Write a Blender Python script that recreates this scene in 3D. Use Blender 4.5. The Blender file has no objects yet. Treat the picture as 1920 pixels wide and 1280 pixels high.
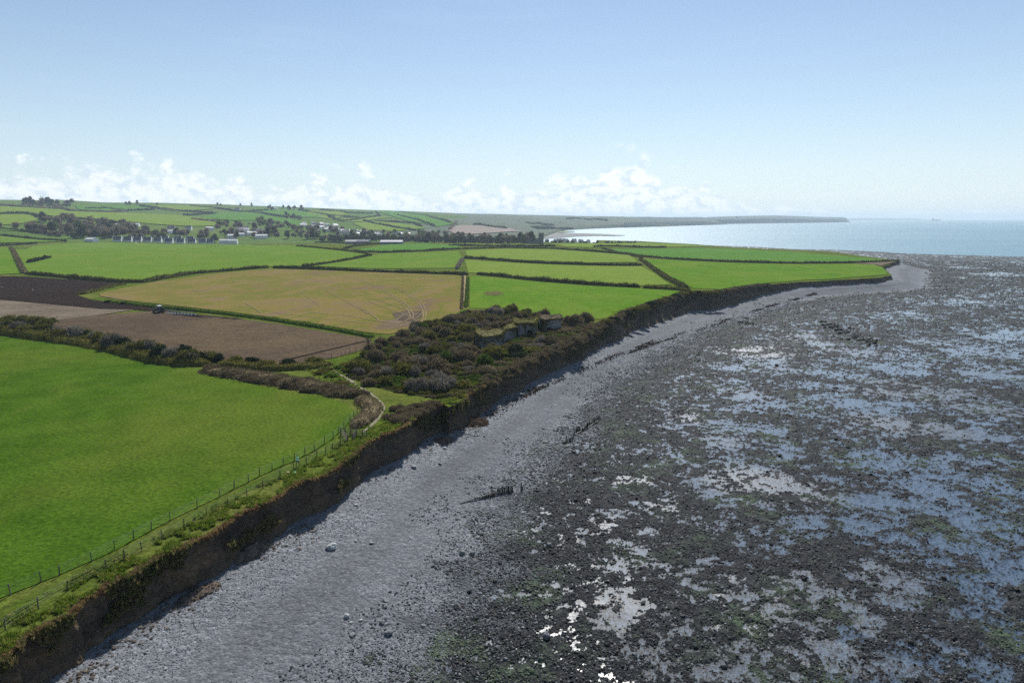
import bpy, bmesh, math, random
import numpy as np
from mathutils import Vector, Matrix, noise as mnoise
from mathutils.geometry import delaunay_2d_cdt

random.seed(7); RNG = np.random.default_rng(11)
SC = bpy.context.scene
COL = SC.collection
R = math.radians

# ------------------------------------------------------------------ camera, sky, sun, exposure
ZC, FPX, PITCH = 47.5, 1280.0, R(10.2)
cam_d = bpy.data.cameras.new('camera')
cam_d.sensor_width = 36.0; cam_d.lens = 24.0
cam_d.clip_start = 0.5; cam_d.clip_end = 80000
cam = bpy.data.objects.new('camera', cam_d); COL.objects.link(cam)
cam.location = (0, 0, ZC); cam.rotation_euler = (R(90) - PITCH, 0, 0)
SC.camera = cam

SUN_AZ, SUN_EL = R(8.0), R(44.0)          # azimuth clockwise from straight ahead (+Y)
SKY_STRENGTH = 0.078
world = bpy.data.worlds.new('World'); SC.world = world; world.use_nodes = True
world.cycles.sampling_method = 'MANUAL'; world.cycles.sample_map_resolution = 512

sun_d = bpy.data.lights.new('sun', 'SUN'); sun_d.energy = 4.9; sun_d.angle = R(0.53)
sun_d.color = (1.0, 0.97, 0.92)
sun = bpy.data.objects.new('sun', sun_d); COL.objects.link(sun)
_sd = Vector((math.sin(SUN_AZ) * math.cos(SUN_EL), math.cos(SUN_AZ) * math.cos(SUN_EL), math.sin(SUN_EL)))
sun.rotation_euler = (-_sd).to_track_quat('-Z', 'Y').to_euler()
sun.location = (0, 0, 300)

SC.view_settings.view_transform = 'Standard'; SC.view_settings.look = 'None'
SC.view_settings.exposure = 0.36; SC.view_settings.gamma = 1.0
SC.view_settings.use_curve_mapping = False
SC.render.engine = 'CYCLES'
SC.cycles.max_bounces = 5; SC.cycles.diffuse_bounces = 2; SC.cycles.glossy_bounces = 2
SC.cycles.transmission_bounces = 2; SC.cycles.transparent_max_bounces = 6; SC.cycles.volume_bounces = 0
SC.cycles.use_denoising = False
SC.cycles.sample_clamp_indirect = 4.0
SC.cycles.caustics_reflective = False; SC.cycles.caustics_refractive = False


# ------------------------------------------------------------------ node helpers
class NT:
    def __init__(s, tree):
        s.t = tree; s.n = tree.nodes; s.l = tree.links
    def add(s, typ, **kw):
        n = s.n.new(typ)
        for k, v in kw.items():
            if k == 'inp':
                for kk, vv in v.items():
                    if hasattr(vv, 'links') or isinstance(vv, bpy.types.NodeSocket): s.l.new(vv, n.inputs[kk])
                    else: n.inputs[kk].default_value = vv
            else: setattr(n, k, v)
        return n
    def math(s, op, a, b=None, c=None, clamp=False):
        n = s.n.new('ShaderNodeMath'); n.operation = op; n.use_clamp = clamp
        for i, v in enumerate((a, b, c)):
            if v is None: continue
            if isinstance(v, bpy.types.NodeSocket): s.l.new(v, n.inputs[i])
            else: n.inputs[i].default_value = v
        return n.outputs[0]
    def noise(s, vec, scale, detail=4, rough=0.55, dim='3D', dist=0.0):
        n = s.n.new('ShaderNodeTexNoise'); n.noise_dimensions = dim
        if vec is not None: s.l.new(vec, n.inputs['Vector'])
        n.inputs['Scale'].default_value = scale; n.inputs['Detail'].default_value = detail
        n.inputs['Roughness'].default_value = rough; n.inputs['Distortion'].default_value = dist
        return n.outputs['Fac']
    def ramp(s, fac, stops, interp='LINEAR'):
        n = s.n.new('ShaderNodeValToRGB'); s.l.new(fac, n.inputs[0])
        cr = n.color_ramp; cr.interpolation = interp
        while len(cr.elements) < len(stops): cr.elements.new(0.5)
        for e, (p, c) in zip(cr.elements, stops):
            e.position = p; e.color = (c[0], c[1], c[2], 1) if hasattr(c, '__len__') else (c, c, c, 1)
        return n.outputs[0]
    def mix(s, fac, a, b, mode='MIX'):
        n = s.n.new('ShaderNodeMix'); n.data_type = 'RGBA'; n.blend_type = mode; n.clamp_factor = True
        for i, v in ((0, fac), (6, a), (7, b)):
            if isinstance(v, bpy.types.NodeSocket): s.l.new(v, n.inputs[i])
            elif i == 0: n.inputs[0].default_value = v
            else: n.inputs[i].default_value = (v[0], v[1], v[2], 1)
        return n.outputs[2]
    def mapr(s, v, a, b, c=0.0, d=1.0, smooth=True):
        n = s.n.new('ShaderNodeMapRange'); n.interpolation_type = 'SMOOTHSTEP' if smooth else 'LINEAR'
        s.l.new(v, n.inputs[0])
        for i, x in enumerate((a, b, c, d)): n.inputs[i + 1].default_value = x
        return n.outputs[0]
    def scalevec(s, vec, sc):
        n = s.n.new('ShaderNodeVectorMath'); n.operation = 'MULTIPLY'
        s.l.new(vec, n.inputs[0]); n.inputs[1].default_value = sc
        return n.outputs[0]
    def attr(s, name, typ='GEOMETRY'):
        n = s.n.new('ShaderNodeAttribute'); n.attribute_name = name; n.attribute_type = typ
        return n
    def pos(s):
        return s.n.new('ShaderNodeNewGeometry').outputs['Position']
    def bump(s, h, strength, dist=0.1):
        n = s.n.new('ShaderNodeBump'); s.l.new(h, n.inputs['Height'])
        n.inputs['Strength'].default_value = strength; n.inputs['Distance'].default_value = dist
        return n.outputs[0]

def mat(name):
    m = bpy.data.materials.new(name); m.use_nodes = True
    nt = NT(m.node_tree); nt.n.clear()
    out = nt.n.new('ShaderNodeOutputMaterial'); b = nt.n.new('ShaderNodeBsdfPrincipled')
    nt.l.new(b.outputs[0], out.inputs[0])
    return m, nt, b, out

def setin(nt, b, **kw):
    names = {'base': 'Base Color', 'rough': 'Roughness', 'spec': 'Specular IOR Level', 'normal': 'Normal', 'metal': 'Metallic'}
    for k, v in kw.items():
        i = b.inputs[names[k]]
        if isinstance(v, bpy.types.NodeSocket): nt.l.new(v, i)
        elif hasattr(v, '__len__'): i.default_value = (v[0], v[1], v[2], 1)
        else: i.default_value = v

# world: physical sky + a bank of fair-weather cumulus low round the horizon
def build_world():
    nt = NT(world.node_tree); nt.n.clear()
    out = nt.n.new('ShaderNodeOutputWorld'); bg = nt.n.new('ShaderNodeBackground')
    bg.inputs['Strength'].default_value = SKY_STRENGTH
    sky = nt.n.new('ShaderNodeTexSky'); sky.sky_type = 'NISHITA'; sky.sun_disc = False
    sky.sun_elevation = SUN_EL; sky.sun_rotation = SUN_AZ
    sky.altitude = 20; sky.air_density = 1.0; sky.dust_density = 0.15; sky.ozone_density = 2.2
    tc = nt.n.new('ShaderNodeTexCoord')
    sep = nt.n.new('ShaderNodeSeparateXYZ'); nt.l.new(tc.outputs['Generated'], sep.inputs[0])
    x, y, z = sep.outputs
    az = nt.math('ARCTAN2', x, y); el = nt.math('ARCSINE', z)
    cv = nt.n.new('ShaderNodeCombineXYZ')
    nt.l.new(az, cv.inputs[0]); nt.l.new(nt.math('MULTIPLY', el, 1.55), cv.inputs[1])
    v = cv.outputs[0]
    puff = nt.noise(v, 21.0, 6, 0.62, '2D', 0.2)
    # top of the bank rises and falls with azimuth
    cva = nt.n.new('ShaderNodeCombineXYZ'); nt.l.new(az, cva.inputs[0]); cva.inputs[1].default_value = 3.7
    tops = nt.noise(cva.outputs[0], 8.0, 3, 0.6, '2D')
    land = nt.mapr(az, 0.16, 0.46, 1.0, 0.12)          # fewer over the open sea
    land2 = nt.mapr(az, -0.75, -0.35, 0.75, 1.0)
    top = nt.math('MULTIPLY', nt.math('MULTIPLY', nt.mapr(tops, 0.32, 0.66, 0.026, 0.088, False), land), land2)
    hrel = nt.math('DIVIDE', el, top)                     # 0 horizon .. 1 top
    d = nt.math('ADD', nt.math('MULTIPLY', puff, 1.9), 0.26)
    d = nt.math('SUBTRACT', d, nt.math('MULTIPLY', nt.math('POWER', nt.math('MAXIMUM', hrel, 0.0), 1.3), 0.72))
    dens = nt.mapr(d, 0.38, 0.78)
    dens = nt.math('MULTIPLY', dens, nt.mapr(el, 0.0, 0.012, 0.35, 1.0))
    dens = nt.math('MULTIPLY', dens, 0.76)
    # thin high wisps, everywhere
    wv = nt.scalevec(tc.outputs['Generated'], (2.2, 2.2, 14.0))
    wis = nt.noise(wv, 1.6, 4, 0.62)
    wis = nt.math('MULTIPLY', nt.mapr(wis, 0.54, 0.86), 0.14)
    shade = nt.noise(v, 52.0, 3, 0.6, '2D')
    k = 1.0 / SKY_STRENGTH
    ccol = nt.ramp(nt.math('MULTIPLY', shade, 1.0), [(0.34, (0.58 * k, 0.67 * k, 0.75 * k)), (0.55, (0.86 * k, 0.88 * k, 0.90 * k))])
    base = nt.mix(wis, sky.outputs[0], (0.62 * k, 0.74 * k, 0.86 * k))
    low = nt.math('MULTIPLY', nt.math('POWER', 2.718, nt.math('MULTIPLY', nt.math('ABSOLUTE', el), -7.5)), 0.80)
    base = nt.mix(low, base, (0.58 * k, 0.69 * k, 0.79 * k))          # hazy air low down, all round
    col = nt.mix(dens, base, ccol)
    nt.l.new(col, bg.inputs['Color']); nt.l.new(bg.outputs[0], out.inputs[0])
build_world()


# ------------------------------------------------------------------ numeric helpers
def vnoise(x, y, seed=0):
    x = np.asarray(x, float); y = np.asarray(y, float)
    xi = np.floor(x).astype(np.int64); yi = np.floor(y).astype(np.int64)
    fx = x - xi; fy = y - yi
    fx = fx * fx * (3 - 2 * fx); fy = fy * fy * (3 - 2 * fy)
    def h(a, b):
        n = (a * 374761393 + b * 668265263 + seed * 1274126177) & 0xffffffff
        n = ((n ^ (n >> 13)) * 1274126177) & 0xffffffff
        n = (n ^ (n >> 16)) & 0xffffffff
        n = (n * 2246822519) & 0xffffffff
        return ((n ^ (n >> 15)) & 0xffffff) / float(0xffffff)
    a = h(xi, yi); b = h(xi + 1, yi); c = h(xi, yi + 1); d = h(xi + 1, yi + 1)
    return (a * (1 - fx) + b * fx) * (1 - fy) + (c * (1 - fx) + d * fx) * fy

def fbm(x, y, oct=4, seed=0, gain=0.5):
    s = 0.0; a = 1.0; tot = 0.0
    for i in range(oct):
        s = s + a * vnoise(x * 2 ** i + 17.3 * i, y * 2 ** i - 9.1 * i, seed + i); tot += a; a *= gain
    return s / tot

def sstep(a, b, x):
    t = np.clip((np.asarray(x, float) - a) / (b - a), 0, 1); return t * t * (3 - 2 * t)

CP, SP = math.cos(PITCH), math.sin(PITCH)
def ray(px, py):
    u = (px - 960) / FPX; v = (640 - py) / FPX
    return u, CP + v * SP, -SP + v * CP
def on_plane(px, py, z):
    """where the line of sight of a photograph pixel meets the level z"""
    x, y, dz = ray(px, py); t = (z - ZC) / dz
    return (x * t, y * t)

def polydist(X, Y, line):
    """distance to a polyline, and the side (+ left of its direction)"""
    X = np.asarray(X, float); Y = np.asarray(Y, float)
    best = np.full(X.shape, 1e18); sd = np.zeros(X.shape); par = np.zeros(X.shape)
    acc = 0.0
    for (x0, y0), (x1, y1) in zip(line[:-1], line[1:]):
        dx, dy = x1 - x0, y1 - y0; L = dx * dx + dy * dy
        t = np.clip(((X - x0) * dx + (Y - y0) * dy) / L, 0, 1)
        ex = X - (x0 + t * dx); ey = Y - (y0 + t * dy)
        d = ex * ex + ey * ey
        m = d < best
        best = np.where(m, d, best); sd = np.where(m, np.sign(dx * (Y - y0) - dy * (X - x0)), sd)
        par = np.where(m, acc + t * math.sqrt(L), par); acc += math.sqrt(L)
    return np.sqrt(best), sd, par

def inpoly(X, Y, poly):
    X = np.asarray(X, float); Y = np.asarray(Y, float)
    c = np.zeros(X.shape, bool); n = len(poly)
    j = n - 1
    for i in range(n):
        xi, yi = poly[i]; xj, yj = poly[j]
        if yi != yj:
            m = ((yi > Y) != (yj > Y)) & (X < (xj - xi) * (Y - yi) / (yj - yi) + xi)
            c ^= m
        j = i
    return c

def resample(line, step):
    out = [tuple(line[0])]
    for a, b in zip(line[:-1], line[1:]):
        L = math.hypot(b[0] - a[0], b[1] - a[1]); s = step(0.5 * (a[0] + b[0]), 0.5 * (a[1] + b[1])) if callable(step) else step
        n = max(1, int(round(L / s)))
        for k in range(1, n + 1):
            t = k / n; out.append((a[0] + t * (b[0] - a[0]), a[1] + t * (b[1] - a[1])))
    return out

def mesh_obj(name, verts, faces, material=None, parent=None, smooth=False):
    me = bpy.data.meshes.new(name)
    me.from_pydata([tuple(v) for v in verts] if not isinstance(verts, np.ndarray) else verts.tolist(), [], faces if not isinstance(faces, np.ndarray) else faces.tolist())
    if material: me.materials.append(material)
    if smooth: me.polygons.foreach_set('use_smooth', [True] * len(me.polygons))
    me.update()
    o = bpy.data.objects.new(name, me); COL.objects.link(o)
    if parent: o.parent = parent
    return o

def fattr(me, name, arr, domain='POINT'):
    a = me.attributes.new(name, 'FLOAT', domain); a.data.foreach_set('value', np.asarray(arr, np.float32))

def tag(o, label=None, cat=None, group=None, kind=None):
    if label: o['label'] = label
    if cat: o['category'] = cat
    if group: o['group'] = group
    if kind: o['kind'] = kind
    return o

def empty(name, loc, rz=0.0, label=None, cat=None, group=None):
    o = bpy.data.objects.new(name, None); COL.objects.link(o)
    o.location = loc; o.rotation_euler = (0, 0, rz); o.empty_display_size = 0.3
    return tag(o, label, cat, group)

def copy_tree(o, parent=None):
    c = o.copy(); COL.objects.link(c); c.parent = parent
    for ch in list(o.children): copy_tree(ch, c)
    return c


# ------------------------------------------------------------------ the lie of the land (metres; sea level 0, +Y ahead)
EDGE_PX = [(0,1229),(37,1195),(72,1184),(140,1142),(175,1118),(262,1072),(300,1049),(375,1012),(462,962),(550,912),(607,893),
 (637,872),(672,850),(697,828),(722,817),(750,806),(785,787),(797,770),(835,756),(841,763),(870,748),(892,737),(910,722),(942,700),(965,691),
 (997,676),(1025,663),(1050,655),(1085,642),(1095,630),(1120,617),(1135,610),(1168,598),(1175,587),(1210,575),(1250,563),
 (1282,553),(1322,550),(1350,547),(1384,541),(1425,535),(1500,529),(1575,525),(1650,521),(1673,516),(1655,500),(1687,490)]
EDGE_FAR = [(1650,484),(1560,472),(1425,466),(1305,458),(1200,452),(1120,450)]
ZF = 10.5

def zbase(y):
    return np.interp(y, [50, 120, 150, 200, 230, 262, 330, 380, 420, 470, 700], [5.4, 5.2, 4.7, 5.3, 4.9, 4.1, 3.2, 4.2, 5.6, 6.4, 6.6])

RIDGE = [(-500,372),(-200,377),(0,381),(60,381),(120,380),(200,383),(300,383),(420,385),(520,388),(600,391),(700,394),(800,397),(860,399.5),(950,401.5),
         (1050,404),(1120,405.5),(1170,406),(1195,408),(1220,413),(1260,420)]
_RX = np.array([r[0] for r in RIDGE], float); _RYP = np.array([r[1] for r in RIDGE], float)
def _ridge(az):
    px = 960 + FPX * np.tan(az) / CP
    py = np.interp(px, _RX, _RYP)
    e = np.arctan((640 - py) / FPX) - PITCH
    rr = np.interp(px, [-500, 300, 700, 900, 1050, 1190], [2900, 3300, 3600, 4200, 4700, 5200])
    r0 = np.interp(px, [-500, 0, 300, 600, 850, 900, 1000, 1060, 1190], [950, 1020, 1230, 1330, 1600, 1900, 2400, 2850, 3900])
    return px, rr, r0, ZC + rr * np.tan(e)

def zt(x, y):
    """height of the land"""
    x = np.asarray(x, float); y = np.asarray(y, float)
    r = np.hypot(x, y); az = np.arctan2(x, np.maximum(y, 1e-3))
    px, rr, r0, zr = _ridge(az)
    z = ZF + (fbm(x / 260, y / 260, 2, 3) - 0.5) * 2.6 * sstep(160, 420, r)
    z = z - 2.5 * sstep(100, 200, x) * sstep(1500, 1100, r)          # the land falls towards the point
    z = z + 3.2 * np.exp(-((r - 800) / 190) ** 2) * sstep(-0.12, -0.32, az)
    z = z - 3.5 * sstep(930, 1120, r)
    t = np.clip((r - r0) / (rr - r0), 0, 1.0)
    hill = t ** np.interp(px, [0, 700, 900, 1190], [0.95, 0.9, 0.8, 0.42])
    bend = (fbm(x / 700 + 5, y / 700, 3, 21) - 0.5) * 46 * t * (1 - t) * 2.2
    spur = (np.abs(fbm(px / 26.0, r / 1500.0, 3, 57) - 0.5) - 0.10) * 150 * t * (1 - t) * sstep(820, 900, px) * sstep(1200, 1120, px)
    z = z + (zr - 7.5) * hill + bend * (px < 1060) + spur
    over = np.clip(r - rr, 0, None)
    z = z - over * 0.03
    return z

def zt1(x, y): return float(zt(np.array([x]), np.array([y]))[0])

def on_land(px, py, zfun=None):
    """where a line of sight first meets the land; returns (x, y, z)"""
    dx, dy, dz = ray(px, py)
    ts = 40.0 * 1.012 ** np.arange(0, 430)
    zz = (zfun or zt)(dx * ts, dy * ts); h = ZC + dz * ts - zz
    idx = np.where(h < 0)[0]
    if len(idx) == 0: t = ts[-1] if dz >= 0 else (ZF - ZC) / dz
    else:
        i = idx[0]
        if i == 0: t = ts[0]
        else: t = ts[i - 1] + (ts[i] - ts[i - 1]) * h[i - 1] / (h[i - 1] - h[i])
    x, y = dx * t, dy * t
    return (x, y, float((zfun or zt)(np.array([x]), np.array([y]))[0]))

def land_line(pts): return [on_land(a, b)[:2] for a, b in pts]
edge = [(-52.0, 18.0), (-47.0, 40.0)] + land_line(EDGE_PX)
edge_far = land_line(EDGE_FAR)

def near_step(k): return lambda x, y: max(0.6, k * math.hypot(x, y))

def cdt_sheet(name, poly, k, off, material, minstep=0.5, extra=None):
    """a sheet laid on the land inside a closed outline; spacing grows with distance"""
    ring = resample(poly + [poly[0]], lambda x, y: max(minstep, k * math.hypot(x, y)))[:-1]
    P = np.array(ring)
    xs, ys = P[:, 0], P[:, 1]
    r = np.hypot(xs, ys); a = np.arctan2(xs, ys)
    r0, r1, a0, a1 = max(r.min(), 5), r.max(), a.min(), a.max()
    kk = max(k, minstep / r0)
    nr = int(math.log(r1 / r0) / kk) + 1; na = int((a1 - a0) / kk) + 1
    gr = r0 * np.exp((np.arange(nr)[:, None] + 0.5 + 0 * np.arange(na)[None]) * kk)
    ga = a0 + (np.arange(na)[None] + 0.5 + 0.5 * (np.arange(nr)[:, None] % 2)) * kk
    X = (gr * np.sin(ga)).ravel(); Y = (gr * np.cos(ga)).ravel()
    m = inpoly(X, Y, ring)
    X, Y = X[m], Y[m]
    if len(X):
        d = polydist(X, Y, ring + [ring[0]])[0]
        m = d > 0.35 * np.maximum(minstep, k * np.hypot(X, Y)); X, Y = X[m], Y[m]
    n = len(ring)
    pts = [Vector(p) for p in ring] + [Vector(p) for p in zip(X, Y)]
    res = delaunay_2d_cdt(pts, [], [list(range(n))], 1, 1e-4)
    V = np.array([(v.x, v.y) for v in res[0]])
    rr = np.hypot(V[:, 0], V[:, 1])
    Z = zt(V[:, 0], V[:, 1]) + off + off * 0.01 * rr
    o = mesh_obj(name, np.column_stack([V, Z]), res[2], material, smooth=True)
    me = o.data
    # faces upward
    bm = bmesh.new(); bm.from_mesh(me)
    for f in bm.faces:
        if f.normal.z < 0: f.normal_flip()
    bm.to_mesh(me); bm.free()
    return o

# ------------------------------------------------------------------ ground materials
def grass_mat(name, dark, light, dry, dryamt=0.25, scale=1.0, stripes=None):
    m, nt, b, out = mat(name)
    p = nt.pos()
    big = nt.noise(p, 0.022 * scale, 4, 0.6); mid = nt.noise(p, 0.16 * scale, 4, 0.6); fine = nt.noise(p, 1.6, 6, 0.7)
    c = nt.mix(nt.mapr(mid, 0.3, 0.7), dark, light)
    c = nt.mix(nt.math('MULTIPLY', nt.mapr(big, 0.42, 0.7), dryamt), c, dry)
    if stripes:
        ang, wl, amt = stripes
        rot = nt.n.new('ShaderNodeVectorRotate'); rot.rotation_type = 'Z_AXIS'; rot.inputs['Angle'].default_value = ang
        nt.l.new(p, rot.inputs['Vector'])
        w = nt.noise(nt.scalevec(rot.outputs[0], (1.0 / wl, 0.006, 0.0)), 1.0, 3, 0.6)
        c = nt.mix(nt.math('MULTIPLY', nt.mapr(w, 0.35, 0.65), amt), c, light)
    worn = nt.mapr(nt.noise(nt.scalevec(p, (0.05, 0.012, 0.0)), 1.0, 4, 0.6, dist=0.8), 0.52, 0.72)
    c = nt.mix(nt.math('MULTIPLY', worn, 0.35), c, dry)
    c = nt.mix(nt.math('MULTIPLY', nt.mapr(nt.noise(p, 0.45, 3, 0.6), 0.60, 0.72), 0.45), c, dark)
    tuft = nt.mapr(fine, 0.30, 0.72)
    c = nt.mix(1.0, c, nt.ramp(tuft, [(0.0, 0.62), (1.0, 1.3)]), 'MULTIPLY')
    spk = nt.mapr(nt.noise(p, 0.9, 3, 0.8), 0.66, 0.78)
    c = nt.mix(nt.math('MULTIPLY', spk, 0.30), c, dry)
    setin(nt, b, base=c, rough=0.95, spec=0.0, normal=nt.bump(fine, 0.9, 0.35))
    return m

M = {}
M['grass_near'] = grass_mat('grass_near', (0.042, 0.093, 0.008), (0.066, 0.128, 0.012), (0.130, 0.155, 0.026), 0.5)
M['grass_rough'] = grass_mat('grass_rough', (0.052, 0.088, 0.012), (0.100, 0.140, 0.020), (0.18, 0.165, 0.05), 0.5, 2.0)
M['grass_bright'] = grass_mat('grass_bright', (0.076, 0.162, 0.014), (0.106, 0.196, 0.020), (0.17, 0.21, 0.035), 0.4)
M['grass_mid'] = grass_mat('grass_mid', (0.090, 0.166, 0.020), (0.122, 0.200, 0.028), (0.18, 0.215, 0.042), 0.4, 1.0, (1.2, 9.0, 0.35))
M['grass_pale'] = grass_mat('grass_pale', (0.122, 0.192, 0.026), (0.160, 0.228, 0.038), (0.20, 0.225, 0.052), 0.5, 1.0, (1.9, 12.0, 0.4))
M['grass_cool'] = grass_mat('grass_cool', (0.066, 0.165, 0.026), (0.095, 0.200, 0.034), (0.14, 0.205, 0.045), 0.3)
M['hill_grass'] = grass_mat('hill_grass', (0.072, 0.130, 0.030), (0.105, 0.162, 0.042), (0.14, 0.16, 0.05), 0.5, 0.12)

def soil_mat(name, dark, light, straw, strawamt, ang, wl):
    m, nt, b, out = mat(name)
    p = nt.pos()
    rot = nt.n.new('ShaderNodeVectorRotate'); rot.rotation_type = 'Z_AXIS'; rot.inputs['Angle'].default_value = ang
    nt.l.new(p, rot.inputs['Vector'])
    fur = nt.noise(nt.scalevec(rot.outputs[0], (1.0 / wl, 0.02, 0.0)), 1.0, 4, 0.7)
    big = nt.noise(p, 0.03, 4, 0.6); fine = nt.noise(p, 2.0, 6, 0.75); mid = nt.noise(p, 0.35, 5, 0.65)
    c = nt.mix(nt.mapr(nt.math('ADD', nt.math('MULTIPLY', fur, 0.5), nt.math('MULTIPLY', mid, 0.5)), 0.36, 0.64), dark, light)
    c = nt.mix(nt.math('MULTIPLY', nt.mapr(nt.math('ADD', nt.math('MULTIPLY', fine, 0.6), nt.math('MULTIPLY', big, 0.4)), 0.44, 0.62), strawamt), c, straw)
    c = nt.mix(1.0, c, nt.ramp(fine, [(0.25, 0.6), (0.75, 1.35)]), 'MULTIPLY')
    setin(nt, b, base=c, rough=0.95, spec=0.0, normal=nt.bump(nt.math('ADD', fine, nt.math('MULTIPLY', fur, 0.7)), 0.9, 0.3))
    return m
M['soil_dark'] = soil_mat('soil_dark', (0.020, 0.014, 0.013), (0.034, 0.025, 0.022), (0.05, 0.038, 0.032), 0.25, 1.25, 1.2)
M['soil_tilled'] = soil_mat('soil_tilled', (0.065, 0.047, 0.035), (0.098, 0.073, 0.052), (0.185, 0.135, 0.075), 0.5, 1.25, 1.6)
M['soil_pale'] = soil_mat('soil_pale', (0.085, 0.066, 0.050), (0.155, 0.125, 0.095), (0.27, 0.22, 0.16), 0.55, 1.25, 2.6)
M['track_pale'] = soil_mat('track_pale', (0.19, 0.145, 0.08), (0.28, 0.22, 0.13), (0.36, 0.29, 0.19), 0.5, 0.4, 1.0)
M['path'] = soil_mat('path', (0.20, 0.175, 0.125), (0.33, 0.29, 0.22), (0.22, 0.24, 0.10), 0.4, 0.4, 1.0)

def stubble_mat():
    m, nt, b, out = mat('stubble')
    p = nt.pos()
    rot = nt.n.new('ShaderNodeVectorRotate'); rot.rotation_type = 'Z_AXIS'; rot.inputs['Angle'].default_value = 0.5
    nt.l.new(p, rot.inputs['Vector'])
    big = nt.noise(nt.scalevec(rot.outputs[0], (0.026, 0.011, 0)), 1.0, 6, 0.66, dist=1.0)
    mid = nt.noise(p, 0.06, 5, 0.65); fine = nt.noise(p, 1.8, 6, 0.75)
    c = nt.ramp(nt.math('ADD', nt.math('MULTIPLY', big, 0.65), nt.math('MULTIPLY', mid, 0.35)),
                [(0.34, (0.140, 0.102, 0.068)), (0.41, (0.180, 0.134, 0.066)), (0.47, (0.182, 0.144, 0.046)), (0.52, (0.124, 0.130, 0.030)), (0.56, (0.178, 0.134, 0.048)), (0.61, (0.135, 0.100, 0.066)), (0.68, (0.205, 0.160, 0.110))])
    c = nt.mix(1.0, c, nt.ramp(fine, [(0.25, 0.7), (0.75, 1.28)]), 'MULTIPLY')
    setin(nt, b, base=c, rough=0.95, spec=0.0, normal=nt.bump(fine, 0.8, 0.25))
    return m
M['stubble'] = stubble_mat()

def cliff_mat():
    m, nt, b, out = mat('cliff_till')
    p = nt.pos()
    big = nt.noise(nt.scalevec(p, (0.12, 0.12, 0.5)), 1.0, 5, 0.65); fine = nt.noise(p, 1.4, 8, 0.7)
    c = nt.ramp(big, [(0.3, (0.038, 0.032, 0.027)), (0.5, (0.090, 0.070, 0.052)), (0.7, (0.165, 0.112, 0.070))])
    c = nt.mix(1.0, c, nt.ramp(fine, [(0.25, 0.55), (0.75, 1.5)]), 'MULTIPLY')
    peb = nt.n.new('ShaderNodeTexVoronoi'); nt.l.new(p, peb.inputs['Vector']); peb.inputs['Scale'].default_value = 2.2
    c = nt.mix(nt.math('MULTIPLY', nt.mapr(peb.outputs['Distance'], 0.22, 0.10), 0.5), c, (0.17, 0.16, 0.15))
    setin(nt, b, base=c, rough=0.95, spec=0.1, normal=nt.bump(nt.math('ADD', fine, nt.math('MULTIPLY', peb.outputs['Distance'], -0.4)), 1.0, 0.5))
    return m
M['cliff'] = cliff_mat()

def shore_mat():
    """shingle that turns into weedy wet foreshore; the point attribute 'zone' says how far down the shore one is"""
    m, nt, b, out = mat('shore')
    p = nt.pos()
    zone = nt.attr('zone').outputs['Fac']; band = nt.attr('band').outputs['Fac']
    v1 = nt.n.new('ShaderNodeTexVoronoi'); nt.l.new(p, v1.inputs['Vector']); v1.inputs['Scale'].default_value = 3.2
    v2 = nt.n.new('ShaderNodeTexVoronoi'); nt.l.new(p, v2.inputs['Vector']); v2.inputs['Scale'].default_value = 1.15
    fine = nt.noise(p, 2.6, 7, 0.75); big = nt.noise(p, 0.07, 5, 0.6); mid = nt.noise(p, 0.6, 6, 0.7)
    sh = nt.ramp(nt.math('ADD', nt.math('MULTIPLY', big, 0.4), nt.math('MULTIPLY', fine, 0.6)),
                 [(0.32, (0.118, 0.124, 0.134)), (0.52, (0.160, 0.168, 0.180)), (0.70, (0.205, 0.215, 0.228))])
    cell = nt.n.new('ShaderNodeSeparateColor'); nt.l.new(v1.outputs['Color'], cell.inputs[0])
    sh = nt.mix(1.0, sh, nt.ramp(cell.outputs[0], [(0.0, 0.75), (0.8, 1.08), (1.0, 1.4)]), 'MULTIPLY')
    sh = nt.mix(1.0, sh, nt.ramp(band, [(0.0, 0.80), (1.0, 1.22)]), 'MULTIPLY')
    gn = nt.noise(p, 0.10, 5, 0.65)
    fs = nt.ramp(nt.math('ADD', nt.math('MULTIPLY', mid, 0.55), nt.math('MULTIPLY', fine, 0.45)),
                 [(0.34, (0.006, 0.007, 0.009)), (0.50, (0.015, 0.017, 0.020)), (0.62, (0.052, 0.052, 0.048)), (0.74, (0.14, 0.142, 0.14))])
    green = nt.math('MULTIPLY', nt.mapr(gn, 0.50, 0.66), nt.mapr(mid, 0.42, 0.6))
    fs = nt.mix(nt.math('MULTIPLY', green, 0.8), fs, (0.070, 0.105, 0.060))
    silt_sheen = nt.attr('silt_sheen').outputs['Fac']
    fs = nt.mix(silt_sheen, fs, nt.mix(nt.mapr(fine, 0.35, 0.65), (0.092, 0.124, 0.170), (0.170, 0.212, 0.272)))  # pale pool beds, with blue sky reflection put into their colour
    c = nt.mix(zone, sh, fs)
    rough = nt.mapr(zone, 0.0, 1.0, 0.9, 0.7, False)
    spec = nt.mapr(zone, 0.0, 1.0, 0.05, 0.08, False)
    h = nt.math('ADD', nt.math('MULTIPLY', v1.outputs['Distance'], -0.35), nt.math('ADD', nt.math('MULTIPLY', v2.outputs['Distance'], -0.5), nt.math('MULTIPLY', fine, 0.6)))
    setin(nt, b, base=c, rough=rough, spec=spec, normal=nt.bump(h, 1.0, 0.30))
    return m
M['shore'] = shore_mat()

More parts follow.
